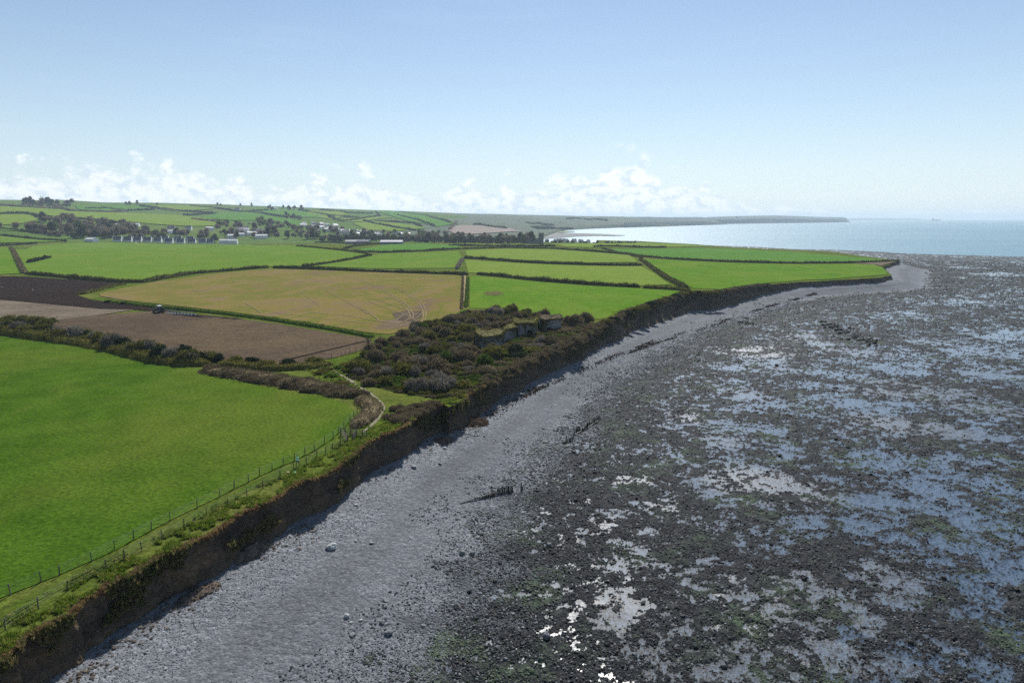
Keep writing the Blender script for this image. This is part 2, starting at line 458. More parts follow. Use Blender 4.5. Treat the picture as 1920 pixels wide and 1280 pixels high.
def pool_mat():
    m, nt, b, out = mat('pool_water')
    nt.n.remove(b)
    p = nt.pos(); rip = nt.attr('ripple').outputs['Fac']
    n1 = nt.noise(nt.scalevec(p, (1, 1, 0)), 2.2, 4, 0.6); n2 = nt.noise(nt.scalevec(p, (1, 1, 0)), 0.7, 3, 0.5)
    calm = nt.mapr(nt.noise(nt.scalevec(p, (1, 1, 0)), 0.045, 3, 0.6), 0.42, 0.62, 0.06, 0.40)      # gusts ruffle some of the water
    h = nt.math('MULTIPLY', nt.math('ADD', n1, nt.math('MULTIPLY', n2, 0.5)), nt.math('ADD', nt.math('MULTIPLY', rip, 0.9), nt.math('MULTIPLY', calm, 0.8)))
    bp = nt.bump(h, 1.0, 0.10)
    lw = nt.n.new('ShaderNodeLayerWeight'); lw.inputs['Blend'].default_value = 0.5; nt.l.new(bp, lw.inputs['Normal'])
    fres = nt.math('ADD', 0.03, nt.math('MULTIPLY', nt.math('POWER', lw.outputs['Facing'], 4.6), 0.97))
    gl = nt.n.new('ShaderNodeBsdfGlossy'); gl.distribution = 'GGX'; nt.l.new(bp, gl.inputs['Normal'])
    nt.l.new(nt.mapr(rip, 0.0, 0.6, 0.20, 0.52, False), gl.inputs['Roughness'])
    nt.l.new(nt.ramp(rip, [(0.0, 0.9), (0.25, 0.5), (0.7, 0.32)]), gl.inputs['Color'])
    tr = nt.n.new('ShaderNodeBsdfTransparent'); tr.inputs['Color'].default_value = (0.74, 0.80, 0.84, 1)
    mx = nt.n.new('ShaderNodeMixShader'); nt.l.new(fres, mx.inputs[0])
    nt.l.new(tr.outputs[0], mx.inputs[1]); nt.l.new(gl.outputs[0], mx.inputs[2])
    nt.l.new(mx.outputs[0], out.inputs[0])
    return m
M['pool'] = pool_mat()

def sea_mat():
    m, nt, b, out = mat('sea_water')
    p = nt.pos()
    n0 = nt.noise(nt.scalevec(p, (0.16, 0.30, 0)), 1.0, 4, 0.6); n1 = nt.noise(nt.scalevec(p, (0.030, 0.06, 0)), 1.0, 4, 0.6)
    big = nt.noise(nt.scalevec(p, (0.0009, 0.0025, 0)), 1.0, 4, 0.55)
    c = nt.ramp(big, [(0.35, (0.105, 0.215, 0.270)), (0.65, (0.140, 0.250, 0.300))])
    h = nt.math('ADD', nt.math('MULTIPLY', n0, 0.5), nt.math('MULTIPLY', n1, 2.2))
    setin(nt, b, base=c, rough=0.40, spec=0.34, normal=nt.bump(h, 1.0, 1.4))
    b.inputs['IOR'].default_value = 1.34
    return m
M['sea'] = sea_mat()

def hillside_mat():
    """far grass and bracken slopes"""
    m, nt, b, out = mat('bracken_slope')
    p = nt.pos()
    big = nt.noise(p, 0.004, 5, 0.62); mid = nt.noise(p, 0.02, 5, 0.65)
    c = nt.ramp(nt.math('ADD', nt.math('MULTIPLY', big, 0.6), nt.math('MULTIPLY', mid, 0.4)),
                [(0.36, (0.020, 0.042, 0.022)), (0.48, (0.046, 0.074, 0.030)), (0.60, (0.066, 0.068, 0.042)), (0.72, (0.042, 0.068, 0.030))])
    setin(nt, b, base=c, rough=0.9, spec=0.1, normal=nt.bump(mid, 0.6, 4.0))
    return m
M['bracken'] = hillside_mat()
def plain(name, col, rough=0.8, var=0.25, scale=3.0, spec=0.3, metal=0.0, bump=0.3):
    m, nt, b, out = mat(name)
    n = nt.noise(nt.pos(), scale, 5, 0.65)
    c = nt.mix(1.0, col, nt.ramp(n, [(0.25, 1 - var), (0.75, 1 + var)]), 'MULTIPLY')
    setin(nt, b, base=c, rough=rough, spec=spec, metal=metal, normal=nt.bump(n, bump, 0.05))
    return m
M['headland'] = plain('headland_slopes', (0.030, 0.050, 0.040), 0.9, 0.4, 0.004, 0.1, 0, 0)

# ------------------------------------------------------------------ the setting
coast = edge + edge_far
land_poly = coast + [(1215 * math.sin(a), 1215 * math.cos(a)) for a in np.linspace(0.12, -0.92, 40)] + [(-820, 420), (-500, 130), (-160, 15)]

# rounded, crumbling cliff edge
_e = resample(edge, lambda x, y: max(0.45, 0.005 * math.hypot(x, y)))
EP = np.array(_e)
_tan = np.gradient(EP, axis=0); _tan /= np.linalg.norm(_tan, axis=1)[:, None] + 1e-9
_nor = np.column_stack([_tan[:, 1], -_tan[:, 0]])                       # seaward
_s = np.concatenate([[0], np.cumsum(np.hypot(*np.diff(EP, axis=0).T))])
jag = (fbm(_s / 6.0, _s * 0 + 3, 4, 5, 0.6) - 0.5) * 2.4 - 0.3 + (fbm(_s / 1.6, _s * 0 + 8, 2, 9) - 0.5) * 0.8
EPJ = EP + _nor * jag[:, None]
land_edge = [tuple(p) for p in EPJ]
land_ring = land_edge + edge_far + land_poly[len(coast):]
land = cdt_sheet('land', land_ring, 0.022, 0.0, M['grass_rough'], 0.7)
tag(land, kind='structure')

# cliff face: rows from the turf lip down to the beach
def build_cliff():
    n = len(EPJ); rows = 17
    _rr = np.hypot(EPJ[:, 0], EPJ[:, 1]); _su = np.concatenate([[0], np.cumsum(np.hypot(*np.diff(EPJ, axis=0).T) / np.maximum(1.7, 0.022 * _rr[1:]))])
    V = np.zeros((rows, n, 3)); ztop = zt(EPJ[:, 0], EPJ[:, 1]); zb_ = zbase(EPJ[:, 1]) - 0.6
    spread = np.interp(EPJ[:, 1], [50, 120, 200, 255, 300, 360, 420], [0.3, 0.4, 1.0, 2.4, 5.0, 3.0, 1.2])
    for k in range(rows):
        t = k / (rows - 1)
        off = spread * (t ** 1.6) - 0.35 * math.sin(math.pi * min(1, t * 2.2)) * (t < 0.46)
        rough_ = (fbm(_su, _s * 0 + t * 3.2, 4, 31, 0.68) - 0.5) * 2.2 * math.sin(math.pi * min(1, t * 0.9 + 0.06))
        gul = -np.abs(fbm(_su * 0.45, _s * 0 + t * 0.35, 3, 77) - 0.5) * 2.4 * math.sin(math.pi * min(1.0, t + 0.02)) + 0.05
        if k == 0: rough_ = 0; gul = 0
        o = EPJ + _nor * (off + rough_ + gul * (k > 0))[:, None] if k else EPJ
        V[k, :, 0:2] = o; V[k, :, 2] = ztop + (zb_ - ztop) * t
    V[0, :, 2] = ztop
    f = []
    for k in range(rows - 1):
        for i in range(n - 1):
            a = k * n + i; f.append((a, a + n, a + n + 1, a + 1))
    o = mesh_obj('sea_cliff', V.reshape(-1, 3), f, M['cliff'], smooth=False)
    return tag(o, kind='structure')
build_cliff()

# the shore
toe_px = [(700,1280),(790,1180),(850,1090),(890,1000),(930,930),(1000,850),(1080,790),(1130,720),(1230,660),(1310,620),(1400,590)]
toe = [(-24.0, 20.0), (-18.0, 45.0)] + [on_plane(a, b, 1.5) for a, b in toe_px]
for _q in (1460, 1500, 1540, 1575, 1610, 1640, 1660, 1673):        # narrowing beach out to the point
    _x, _y = on_land(_q, float(np.interp(_q, [p[0] for p in EDGE_PX[:45]], [p[1] for p in EDGE_PX[:45]])))[:2]
    _w = float(np.interp(_q, [1460, 1560, 1640, 1673], [18, 17, 16, 18]))
    _t = float(np.interp(_q, [1460, 1620, 1673], [0.45, 0.55, 1.0]))
    toe.append((_x + _w * _t, _y - _w * (1 - 0.45 * _t)))
_p = edge[-1]
toe += [(_p[0] + 24, _p[1] - 6), (_p[0] + 26, _p[1] + 30), (400, 830), (330, 930), (290, 1050)]
water_px = [(1250,457.5),(1305,459),(1425,463.5),(1480,467),(1560,468.5),(1640,472),(1700,476),(1800,478.5),(1920,482),(2100,487)]
wline = [(180, 1300)] + [on_plane(a, b, 0.0) for a, b in water_px] + [(900, 650), (1100, 300)]

POOLS = [(1664,947,50,16,0),(1742,959,60,14,0),(1789,975,40,14,0),(1523,981,35,11,0),(1648,988,28,8,0),(1690,1003,35,10,0),(1767,1019,27,10,0),
 (1470,1010,35,15,0),(1455,1026,30,9,0),(1332,1044,25,10,0),(1404,1022,20,7,0),(1582,1037,30,7,0),(1832,1036,22,8,0),(1676,1087,35,20,.5),
 (1695,1131,40,12,.4),(1851,1125,20,12,0),(1782,1150,18,8,0),(1485,1084,22,14,1),(1545,1115,35,20,1),(1401,1115,25,15,1),(1460,1156,22,16,.7),
 (1513,1156,22,16,.9),(1651,1178,20,8,1),(1382,1247,50,32,1),(1538,1225,50,13,.8),(1326,1272,30,12,1),(1047,1100,22,13,0),(1175,1065,32,8,0),
 (1325,1045,36,12,0),(1297,1067,18,6,0),(1302,1100,20,8,0),(1160,1115,35,14,.6),(1142,1165,35,18,.7),(1200,1137,35,11,.6),(1265,1172,38,16,1),
 (1255,1232,65,26,1),(1130,1235,20,10,.2),(1342,1265,30,14,1),(935,1210,25,9,.2),(1325,985,30,10,0),(1137,985,20,8,.2),(1647,592,32,4,0),
 (1723,590,35,5,0),(1800,565,25,3,0),(1883,627,20,8,0),(1507,633,30,6,.4),(1423,658,45,7,1),(1457,673,35,12,.2),(1537,645,30,5,.4),(1597,705,50,6,0),
 (1677,692,45,10,0),(1567,727,38,7,0),(1557,742,30,5,0),(1450,767,40,10,0),(1607,762,30,6,0),(1443,810,40,8,0),(1713,802,60,9,1),(1627,813,40,6,.4),
 (1633,850,40,8,0),(1803,857,35,12,.2),(1673,870,30,7,0),(1847,910,55,9,0),(1757,920,30,7,0),(1453,913,60,16,.4),(1330,927,30,8,0),(1830,660,50,8,.2),
 (1863,703,40,7,.3),(1293,780,20,7,.5),(1360,690,40,8,0),(1493,830,30,8,0),(1363,827,30,7,.2),(1473,847,30,10,0),(1813,820,40,8,0),(1763,730,60,6,.8),
 (1847,767,40,6,.9),(1880,820,30,6,.3),(1800,502,25,1.6,0),(1875,514,40,3,0),(1800,521,15,2,0),(1740,640,40,5,.3),(1600,660,40,6,.4),(1700,740,50,6,.7),
 (1400,740,30,6,.2),(1390,880,24,7,.3),(1100,940,16,6,.3),(1020,905,18,5,.25),(1017,955,22,7,.45),(970,1000,20,7,.4),(1050,1010,18,6,.4),(1180,900,25,6,.3),
 (1250,950,25,7,.2),(1560,900,30,6,0),(1720,1050,26,7,0),(1890,1080,26,9,0),(1900,990,26,8,0),(1600,1130,22,7,.6),(1770,1210,30,8,.3),(1860,1250,34,9,.2),
 (1680,1250,26,8,.4),(1620,1060,20,6,0),(1080,1060,18,6,.2),(1020,1180,18,6,.2),(1900,1180,26,7,.1)]
POOLW = []
for cx, cy, rx, ry, w in POOLS:
    x, y = on_plane(cx, cy, 1.1); rr = math.hypot(x, y); dep = math.atan2(ZC - 1.1, rr); k = math.hypot(rr, ZC) / FPX
    POOLW.append((x, y, rx * k, ry * k / math.sin(dep), math.atan2(x, y), w))

def shore_fields(X, Y):
    dC = polydist(X, Y, edge)[0]; dT, sT, _ = polydist(X, Y, toe); dW, sW, _ = polydist(X, Y, wline)
    inland_of_toe = sT > 0
    beyond = ~inpoly(X, Y, wline + [(1100, 0), (-100, -50), (-100, 60), (-200, 1200)])
    t = np.where(inland_of_toe, dC / (dC + dT + 1e-6), 1.0)
    zfs = np.where(beyond, -0.02 * dW, 1.3 * dW / (dW + 25.0 + 0.25 * dT))
    zfs = np.where(inland_of_toe, 1.3, np.minimum(zfs, 1.3))
    zb_ = zbase(Y)
    berm = 0.22 * np.sin(t * 13.0 + (fbm(X / 40, Y / 40, 2, 4) - 0.5) * 5) * t * (1 - t) * 2
    zbch = zfs + (zb_ - zfs) * (1 - t) ** 1.15 + berm
    z = np.where(inland_of_toe, zbch, zfs)
    return z, t, dC, dT, inland_of_toe, zfs, beyond, dW

def pool_fields(X, Y):
    X = np.asarray(X, float); Y = np.asarray(Y, float)
    dep = np.zeros(X.shape); rip = np.zeros(X.shape)
    wob = fbm(X / 4.5, Y / 4.5, 5, 91, 0.72) - 0.5
    x0, x1, y0, y1 = X.min(), X.max(), Y.min(), Y.max()
    for x, y, a, b, az, w in POOLW:
        R_ = 2.6 * max(a, b)
        if x + R_ < x0 or x - R_ > x1 or y + R_ < y0 or y - R_ > y1: continue
        idx = np.where((np.abs(X - x) < R_) & (np.abs(Y - y) < R_))[0]
        if not len(idx): continue
        dx, dy = X[idx] - x, Y[idx] - y
        c, s = math.cos(az), math.sin(az)
        u = dx * c - dy * s; v = dx * s + dy * c
        q = np.sqrt((u / a) ** 2 + (v / b) ** 2)
        dep[idx] = np.maximum(dep[idx], np.clip(1.34 - q + wob[idx] * 2.6, 0, 1.0) * (1 - 0.30 * w)); rip[idx] = np.maximum(rip[idx], np.clip(2.2 - q, 0, 1) * w * (0.75 if math.hypot(x, y) < 125 else 0.30))
    return dep, rip

def shore_z(X, Y):
    z, t, dC, dT, ib, zfs, beyond, dW = shore_fields(X, Y)
    dep, rip = pool_fields(X, Y)
    r = np.hypot(X, Y)
    sg = np.where(ib, -dT, dT)
    wet = sstep(0, 10, sg)
    n = ((fbm(X / 6, Y / 6, 3, 41, 0.6) - 0.5) * 0.62 + (fbm(X / 1.4, Y / 1.4, 4, 47, 0.9) - 0.5) * 1.65) / 0.175
    reg = sstep(0.34, 0.66, fbm(X / 34, Y / 34, 3, 61))
    q = -1.70 + sstep(3, 40, sg) * (0.66 + 0.95 * reg - 0.22 * sstep(150, 90, r)) * (0.55 + 0.45 * sstep(620, 330, r)) + 1.45 * dep
    z2 = z + wet * 0.085 * (n - q) * np.where(n < q, 1.6, 1.0) - 0.02 * wet + (1 - wet) * (fbm(X / 1.3, Y / 1.3, 3, 53) - 0.5) * 0.12
    return z2, t, zfs, ib, dT, wet, rip, dep, beyond

def beach_band(x, y, t):
    """1 = coarse pale stones, 0 = fine dark gravel: storm ridges that run along the shore"""
    tt = t + (fbm(x / 22, y / 22, 3, 17) - 0.5) * 0.16
    b1 = np.interp(tt, [0, 0.10, 0.30, 0.40, 0.52, 0.60, 0.75, 0.86, 1.0], [0.85, 0.95, 0.75, 0.15, 0.05, 0.45, 0.35, 0.75, 1.0])
    return np.clip(b1 + (fbm(x / 5, y / 5, 3, 18) - 0.5) * 0.55, 0, 1)

def build_shore():
    kr, ka = 0.0042, 0.0022
    nr = int(math.log(1350 / 44.0) / kr); na = int(1.62 / ka)
    rr = 44.0 * np.exp(np.arange(nr) * kr); aa = -0.80 + np.arange(na) * ka
    Rg, Ag = np.meshgrid(rr, aa, indexing='ij')
    X = Rg * np.sin(Ag); Y = Rg * np.cos(Ag)
    flat = X.ravel(), Y.ravel()
    inl = inpoly(*flat, land_poly); d = polydist(*flat, coast)[0]
    keep = (~inl) | (d < np.maximum(3.5, 0.012 * np.hypot(*flat)))
    beyond = ~inpoly(*flat, wline + [(1100, 0), (-100, -50), (-100, 60), (-200, 1200)])
    dW = polydist(*flat, wline)[0]
    keep &= ~(beyond & (dW > 30))
    keep = keep.reshape(nr, na)
    fk = keep[:-1, :-1] & keep[1:, :-1] & keep[:-1, 1:] & keep[1:, 1:]
    i, j = np.where(fk)
    a = i * na + j
    F4 = np.column_stack([a, a + 1, a + na + 1, a + na])
    used = np.unique(F4); remap = -np.ones(nr * na, np.int64); remap[used] = np.arange(len(used))
    F4 = remap[F4]
    x, y = flat[0][used], flat[1][used]
    z, t, zfs, ib, dT, wet, rip, dep, bey = shore_z(x, y)
    V = np.column_stack([x, y, z])
    zone = sstep(-3, 9, np.where(ib, -dT, dT) + (fbm(x / 6, y / 6, 3, 71) - 0.5) * 14)
    band = beach_band(x, y, t)
    silt_sheen = sstep(0.0, 0.10, (zfs - 0.02) - z) * (~ib)
    fc = ib[F4].sum(1) >= 2
    for nm, sel in (('shingle_beach', fc), ('rocky_foreshore', ~fc)):
        f = F4[sel]; u = np.unique(f); rm = -np.ones(len(V), np.int64); rm[u] = np.arange(len(u))
        o = mesh_obj(nm, V[u], rm[f], M['shore'], smooth=True)
        fattr(o.data, 'zone', zone[u]); fattr(o.data, 'band', band[u]); fattr(o.data, 'silt_sheen', silt_sheen[u])
        tag(o, kind='structure')
    # standing water between the rocks
    kr2 = 0.0125; ka2 = 0.006
    nr2 = int(math.log(1300 / 44.0) / kr2); na2 = int(1.62 / ka2)
    rr = 44.0 * np.exp(np.arange(nr2) * kr2); aa = -0.80 + np.arange(na2) * ka2
    Rg, Ag = np.meshgrid(rr, aa, indexing='ij'); X = (Rg * np.sin(Ag)).ravel(); Y = (Rg * np.cos(Ag)).ravel()
    z, t, dC, dT, ib, zfs, bey, dW = shore_fields(X, Y)
    kp = ((~ib) & (~inpoly(X, Y, land_poly)) & (dT > 1.0) & ~bey).reshape(nr2, na2)
    fk = kp[:-1, :-1] & kp[1:, :-1] & kp[:-1, 1:] & kp[1:, 1:]
    i, j = np.where(fk); a = i * na2 + j
    F4 = np.column_stack([a, a + 1, a + na2 + 1, a + na2]); u = np.unique(F4)
    rm = -np.ones(nr2 * na2, np.int64); rm[u] = np.arange(len(u))
    o = mesh_obj('tide_pools', np.column_stack([X[u], Y[u], zfs[u] - 0.02]), rm[F4], M['pool'], smooth=True)
    fattr(o.data, 'ripple', pool_fields(X[u], Y[u])[1])
    tag(o, kind='structure')
build_shore()

def build_sea():
    rs = np.concatenate([[500], 600 * np.exp(np.arange(0, 40) * 0.097)]); rs = rs[rs < 26500]; rs = np.append(rs, 26500)
    aa = np.linspace(-0.15, 1.35, 80)
    V = []; f = []
    for r in rs:
        for a in aa: V.append((r * math.sin(a), r * math.cos(a), 0.0))
    n = len(aa)
    for i in range(len(rs) - 1):
        for j in range(n - 1):
            q = i * n + j; f.append((q, q + 1, q + n + 1, q + n))
    tag(mesh_obj('sea', V, f, M['sea']), kind='structure')
build_sea()

# hills inland and down the coast
def build_hills():
    pxs = np.linspace(-520, 1255, 260); na = len(pxs)
    az = np.arctan((pxs - 960) / FPX * CP)
    V = []; mats = []
    nr = 90
    X = np.zeros((nr, na)); Y = np.zeros((nr, na)); Z = np.zeros((nr, na))
    _, rr, r0, zr = _ridge(az)
    for k in range(nr):
        t = k / (nr - 1)
        start = np.where(pxs < 1000, 1180.0, r0 - 20)
        start = np.interp(pxs, [-520, 0, 950, 1040, 1060, 1300], [1180, 1180, 1180, 2200, 2800, 4200]) if False else np.interp(pxs, [0, 1000, 1062, 1130, 1190, 1255], [1205, 1205, 2810, 3400, 3900, 4300])
        r = start + (rr + 900 - start) * t
        X[k] = r * np.sin(az); Y[k] = r * np.cos(az); Z[k] = zt(X[k], Y[k])
        if k == 0: Z[k] = np.where(pxs > 1010, -1.0, Z[k] - 1.0)
    f = []
    for i in range(nr - 1):
        for j in range(na - 1):
            q = i * na + j; f.append((q, q + 1, q + na + 1, q + na))
    o = mesh_obj('hills', np.column_stack([X.ravel(), Y.ravel(), Z.ravel()]), f, M['hill_grass'], smooth=True)
    o.data.materials.append(M['bracken'])
    px_face = np.array([pxs[q % na] for (q, _, _, _) in f]); rowt = np.array([(q // na) / nr for (q, _, _, _) in f])
    mi = ((px_face + 60 * np.sin(rowt * 9)) > 815).astype(np.int32)
    o.data.polygons.foreach_set('material_index', mi); o.data.update()
    tag(o, kind='structure')
build_hills()

def headland(name, shore, ridge, depth, cliff, material):
    """shore / ridge: traced (px, py); real distance follows from the waterline"""
    x0, x1 = shore[0][0], shore[-1][0]
    cols = np.linspace(x0, x1, 90); rows = 12
    sy = np.interp(cols, [s[0] for s in shore], [s[1] for s in shore]); ry = np.interp(cols, [s[0] for s in ridge], [s[1] for s in ridge])
    V = []
    for k in range(rows):
        t = k / (rows - 2) if k < rows - 1 else 1.6
        for c, a, b in zip(cols, sy, ry):
            x, y = on_plane(c, a, 0.0); r = math.hypot(x, y); R2 = r + depth
            e = math.atan((640 - b) / FPX) - PITCH; zr = max(2.0, ZC + R2 * math.tan(e))
            rr = r + depth * min(t, 1.25) if t > 0 else r
            z = -2.0 if k == 0 else zr * (cliff + (1 - cliff) * min(1, t) ** 0.8) * (1 if t <= 1 else 0.6)
            if 0 < t < 1: z *= 0.86 + 0.28 * float(fbm(np.array([c / 22.0]), np.array([t * 3.0]), 3, 13)[0])
            if k == 1: rr = r + depth * 0.02
            V.append((x / r * rr, y / r * rr, z))
    n = len(cols); f = []
    for i in range(rows - 1):
        for j in range(n - 1):
            q = i * n + j; f.append((q, q + 1, q + n + 1, q + n))
    tag(mesh_obj(name, V, f, material, smooth=True), kind='structure')
headland('coastal_hill', [(1170,427),(1215,425.5),(1260,424),(1310,422.5),(1345,421.5),(1362,421)], [(1170,406.5),(1215,406.8),(1260,407.3),(1310,407),(1340,409),(1362,418)], 1800, 0.30, M['headland'])
headland('headland', [(1325,420.4),(1360,420),(1420,419),(1500,418),(1560,417.2),(1590,416.8),(1594,416.6)], [(1325,407),(1360,406),(1400,405),(1450,404.3),(1500,405.6),(1540,407.2),(1580,407.4),(1586,408.5),(1590,413),(1594,416)], 1500, 0.45, M['headland'])
headland('far_headland', [(1585,413.0),(1650,412.9),(1700,412.8),(1748,412.6)], [(1585,409.3),(1620,409.0),(1670,409.2),(1710,409.6),(1735,411),(1748,412.5)], 1500, 0.4, M['headland'])

# shingle spit across the bay
def flat_shape(name, pts, z, material):
    V = [(*on_plane(a, b, z), z) for a, b in pts]
    n = len(V); base = [(x, y, -1.0) for x, y, _ in V]
    f = [tuple(range(n - 1, -1, -1))] + [(i, (i + 1) % n, n + (i + 1) % n, n + i) for i in range(n)]
    return tag(mesh_obj(name, V + base, f, material), kind='structure')
M['spit'] = plain('spit_shingle', (0.13, 0.135, 0.12), 0.9, 0.5, 0.03)
flat_shape('shingle_spit', [(985,437.5),(1030,436.6),(1090,437.4),(1130,438.6),(1172,441.3),(1150,442.2),(1120,441.8),(1080,443),(1040,446),(985,449)], 1.0, M['spit'])
M['saltmarsh'] = plain('saltmarsh_turf', (0.12, 0.15, 0.05), 0.9, 0.3, 0.02)
flat_shape('saltmarsh', [(870,436),(930,434.5),(1000,433.4),(1060,433.4),(1078,434.6),(1050,436.2),(985,438),(985,450),(870,450)], 1.6, M['saltmarsh'])

# ------------------------------------------------------------------ fields
FIELDS = [
 ('grass_field','grass_near',[(-120,612),(0,630),(100,643),(220,662),(285,680),(345,688),(400,692),(450,716),(520,731),(600,743),(650,757),(668,776),(655,793),(643,805),(625,822),(590,845),(552,865),(510,882),(466,904),(413,931),(319,976),(215,1033),(112,1078),(0,1122),(-120,1170)],0.02,0.05),
 ('tilled_field','soil_tilled',[(60,603),(200,590),(300,583),(350,588),(455,599),(520,608),(600,621),(680,633),(700,641),(685,655),(640,668),(560,684),(480,688),(400,680),(330,670),(250,654),(150,630),(40,612)],0.02,0.05),
 ('straw_strip','soil_pale',[(-120,560),(0,563),(100,572),(190,580),(252,581.5),(200,589),(100,602),(0,600),(-120,590)],0.02,0.055),
 ('ploughed_field','soil_dark',[(-120,517),(50,519),(150,526),(226,532),(200,540),(150,549),(142,553),(170,562),(230,571),(290,578),(330,585),(380,591),(456,598),(452,601),(380,597),(320,591),(296,585),(250,581),(190,579),(100,571),(0,562),(-120,558)],0.02,0.05),
 ('stubble_field','stubble',[(185,550),(250,537),(300,528),(380,517),(460,508),(510,506),(560,506),(700,511),(860,516),(866,520),(862,585),(845,594),(790,607),(760,620),(730,627),(690,624),(600,609),(500,594),(430,585),(330,574),(230,563),(188,556)],0.02,0.05),
 ('grass_field','grass_mid',[(24,470),(60,463),(110,457.5),(170,455.5),(240,456),(330,458.5),(470,459),(560,463),(640,471),(690,477.5),(640,489),(570,499),(500,501),(430,507),(360,513),(270,528),(150,522),(48,513)],0.02,0.06),
 ('grass_field','grass_bright',[(-60,468),(0,465),(20,466),(44,513),(0,515),(-60,515)],0.03,0.06),
 ('grass_field','grass_mid',[(580,499.5),(640,491.5),(697,480.5),(720,476),(860,471),(866,484),(857,503),(700,504)],0.03,0.06),
 ('grass_field','grass_cool',[(655,470),(700,464),(740,458),(800,457),(862,462),(858,466),(790,469.5),(720,473)],0.03,0.06),
 ('grass_field','grass_pale',[(872,470),(950,467),(1050,469),(1180,479),(1198,492),(1100,493),(990,488.5),(876,482)],0.03,0.06),
 ('grass_field','grass_pale',[(872,488),(960,493.5),(1100,499),(1203,500),(1228,514),(1256,534),(1200,536),(1100,530),(1000,521),(893,512.5),(878,512)],0.03,0.06),
 ('grass_field','grass_bright',[(881,520),(893,518),(1000,528),(1100,536),(1200,541),(1275,546),(1245,559),(1205,572),(1165,585),(1130,598),(1090,600),(1050,594),(1000,587),(950,580),(881,578)],0.02,0.05),
 ('grass_field','grass_bright',[(1208,486),(1300,490),(1400,494),(1500,496),(1600,495.5),(1640,497),(1656,503),(1664,515),(1575,522.5),(1500,526),(1425,532),(1384,537),(1350,543),(1300,541),(1262,522),(1225,498)],0.03,0.05),
 ('bare_ground','soil_pale',[(1600,495),(1684,491),(1652,499),(1640,497)],0.03,0.08),
 ('grass_field','grass_cool',[(1110,469),(1200,467),(1300,465.5),(1400,468.5),(1500,474),(1600,482.5),(1675,489.5),(1500,493),(1350,490),(1250,484),(1180,475)],0.03,0.05),
 ('grass_field','grass_pale',[(1035,458),(1200,455.5),(1290,459),(1330,462),(1250,463.5),(1120,464.5),(1060,463)],0.03,0.05),
]
for nm, mk, poly, k, off in FIELDS:
    tag(cdt_sheet(nm, land_line(poly), k, off, M[mk], 0.8), kind='structure')

HFIELDS = [('grass_pale',[(0,428),(60,431),(120,440),(60,436),(0,432)]),('grass_mid',[(0,443),(60,449),(120,453),(70,455),(0,456)]),
 ('grass_pale',[(0,403),(45,402.5),(62,405),(68,414),(40,420),(0,423)]),
 ('grass_pale',[(0,388),(60,390),(130,397),(230,400),(330,404),(400,412),(408,424),(360,425),(300,422),(180,412),(110,408),(70,402),(0,400)]),
 ('grass_cool',[(140,386),(230,384.5),(290,392),(215,396.5),(150,394)]),('grass_pale',[(280,385.5),(370,387),(405,392),(330,397),(290,391)]),
 ('grass_cool',[(405,400),(470,398),(540,410),(565,418),(560,425),(500,414),(440,414),(380,410)]),('grass_cool',[(470,393),(560,396),(620,408),(560,408),(500,400)]),
 ('grass_pale',[(580,396),(640,397),(655,404),(620,412),(575,404)]),('grass_pale',[(625,413),(690,407),(740,408),(690,414),(650,417)]),
 ('grass_pale',[(660,419),(700,414),(750,420),(800,428),(740,434),(690,432)]),('grass_cool',[(705,397),(780,399),(860,420),(820,426),(760,414)])]
for mk, poly in HFIELDS:
    pp = land_line(poly)
    tag(cdt_sheet('hill_field', pp, 0.012, 0.08, M[mk], 2.0), kind='structure')
brown = land_line([(838,432),(858,424),(900,424),(960,430),(985,434),(930,437),(850,438)])
tag(cdt_sheet('bracken_field', brown, 0.012, 0.1, plain('bracken_soil', (0.17, 0.125, 0.095), 0.95, 0.2, 0.02), 2.0), kind='structure')

# ground under the thicket, rough bank, coast path
scrub_px = [(640,690),(690,660),(720,640),(790,610),(830,600),(875,585),(950,580),(1000,588),(1060,598),(1090,602),(1125,612),(1100,624),(1085,640),(1040,655),(990,675),(940,698),(900,728),(850,750),(800,745),(740,735),(690,722),(650,705)]
M['scrub_ground'] = grass_mat('scrub_ground', (0.030, 0.036, 0.014), (0.060, 0.060, 0.026), (0.085, 0.066, 0.045), 0.6, 3.0)
scrub_w = land_line(scrub_px)
tag(cdt_sheet('thicket_floor', scrub_w, 0.012, 0.04, M['scrub_ground'], 1.0), kind='structure')

def strip(name, px, width, material, lift, parent=None, wob=0.0, mid_wear=False):
    L = land_line(px)
    for _ in range(2):      # round the corners
        L = [L[0]] + [q for a, b in zip(L[:-1], L[1:]) for q in ((a[0] * .75 + b[0] * .25, a[1] * .75 + b[1] * .25), (a[0] * .25 + b[0] * .75, a[1] * .25 + b[1] * .75))] + [L[-1]]
    L = resample(L, 1.5)
    P = np.array(L); T = np.gradient(P, axis=0); T /= np.linalg.norm(T, axis=1)[:, None] + 1e-9
    N = np.column_stack([-T[:, 1], T[:, 0]])
    s = np.arange(len(P)) * 1.0
    w = width * (1 + wob * (fbm(s / 4, s * 0 + 2, 3, int(abs(P[0, 0]) * 7) % 97) - 0.5) * 2)
    A = P + N * w[:, None] / 2; B = P - N * w[:, None] / 2
    n = len(P)
    V = [(x, y, z + lift) for (x, y), z in zip(A, zt(A[:, 0], A[:, 1]))] + [(x, y, z + lift) for (x, y), z in zip(B, zt(B[:, 0], B[:, 1]))]
    f = [(i, i + n, i + n + 1, i + 1) for i in range(n - 1)]
    return mesh_obj(name, V, f, material, parent, smooth=True)

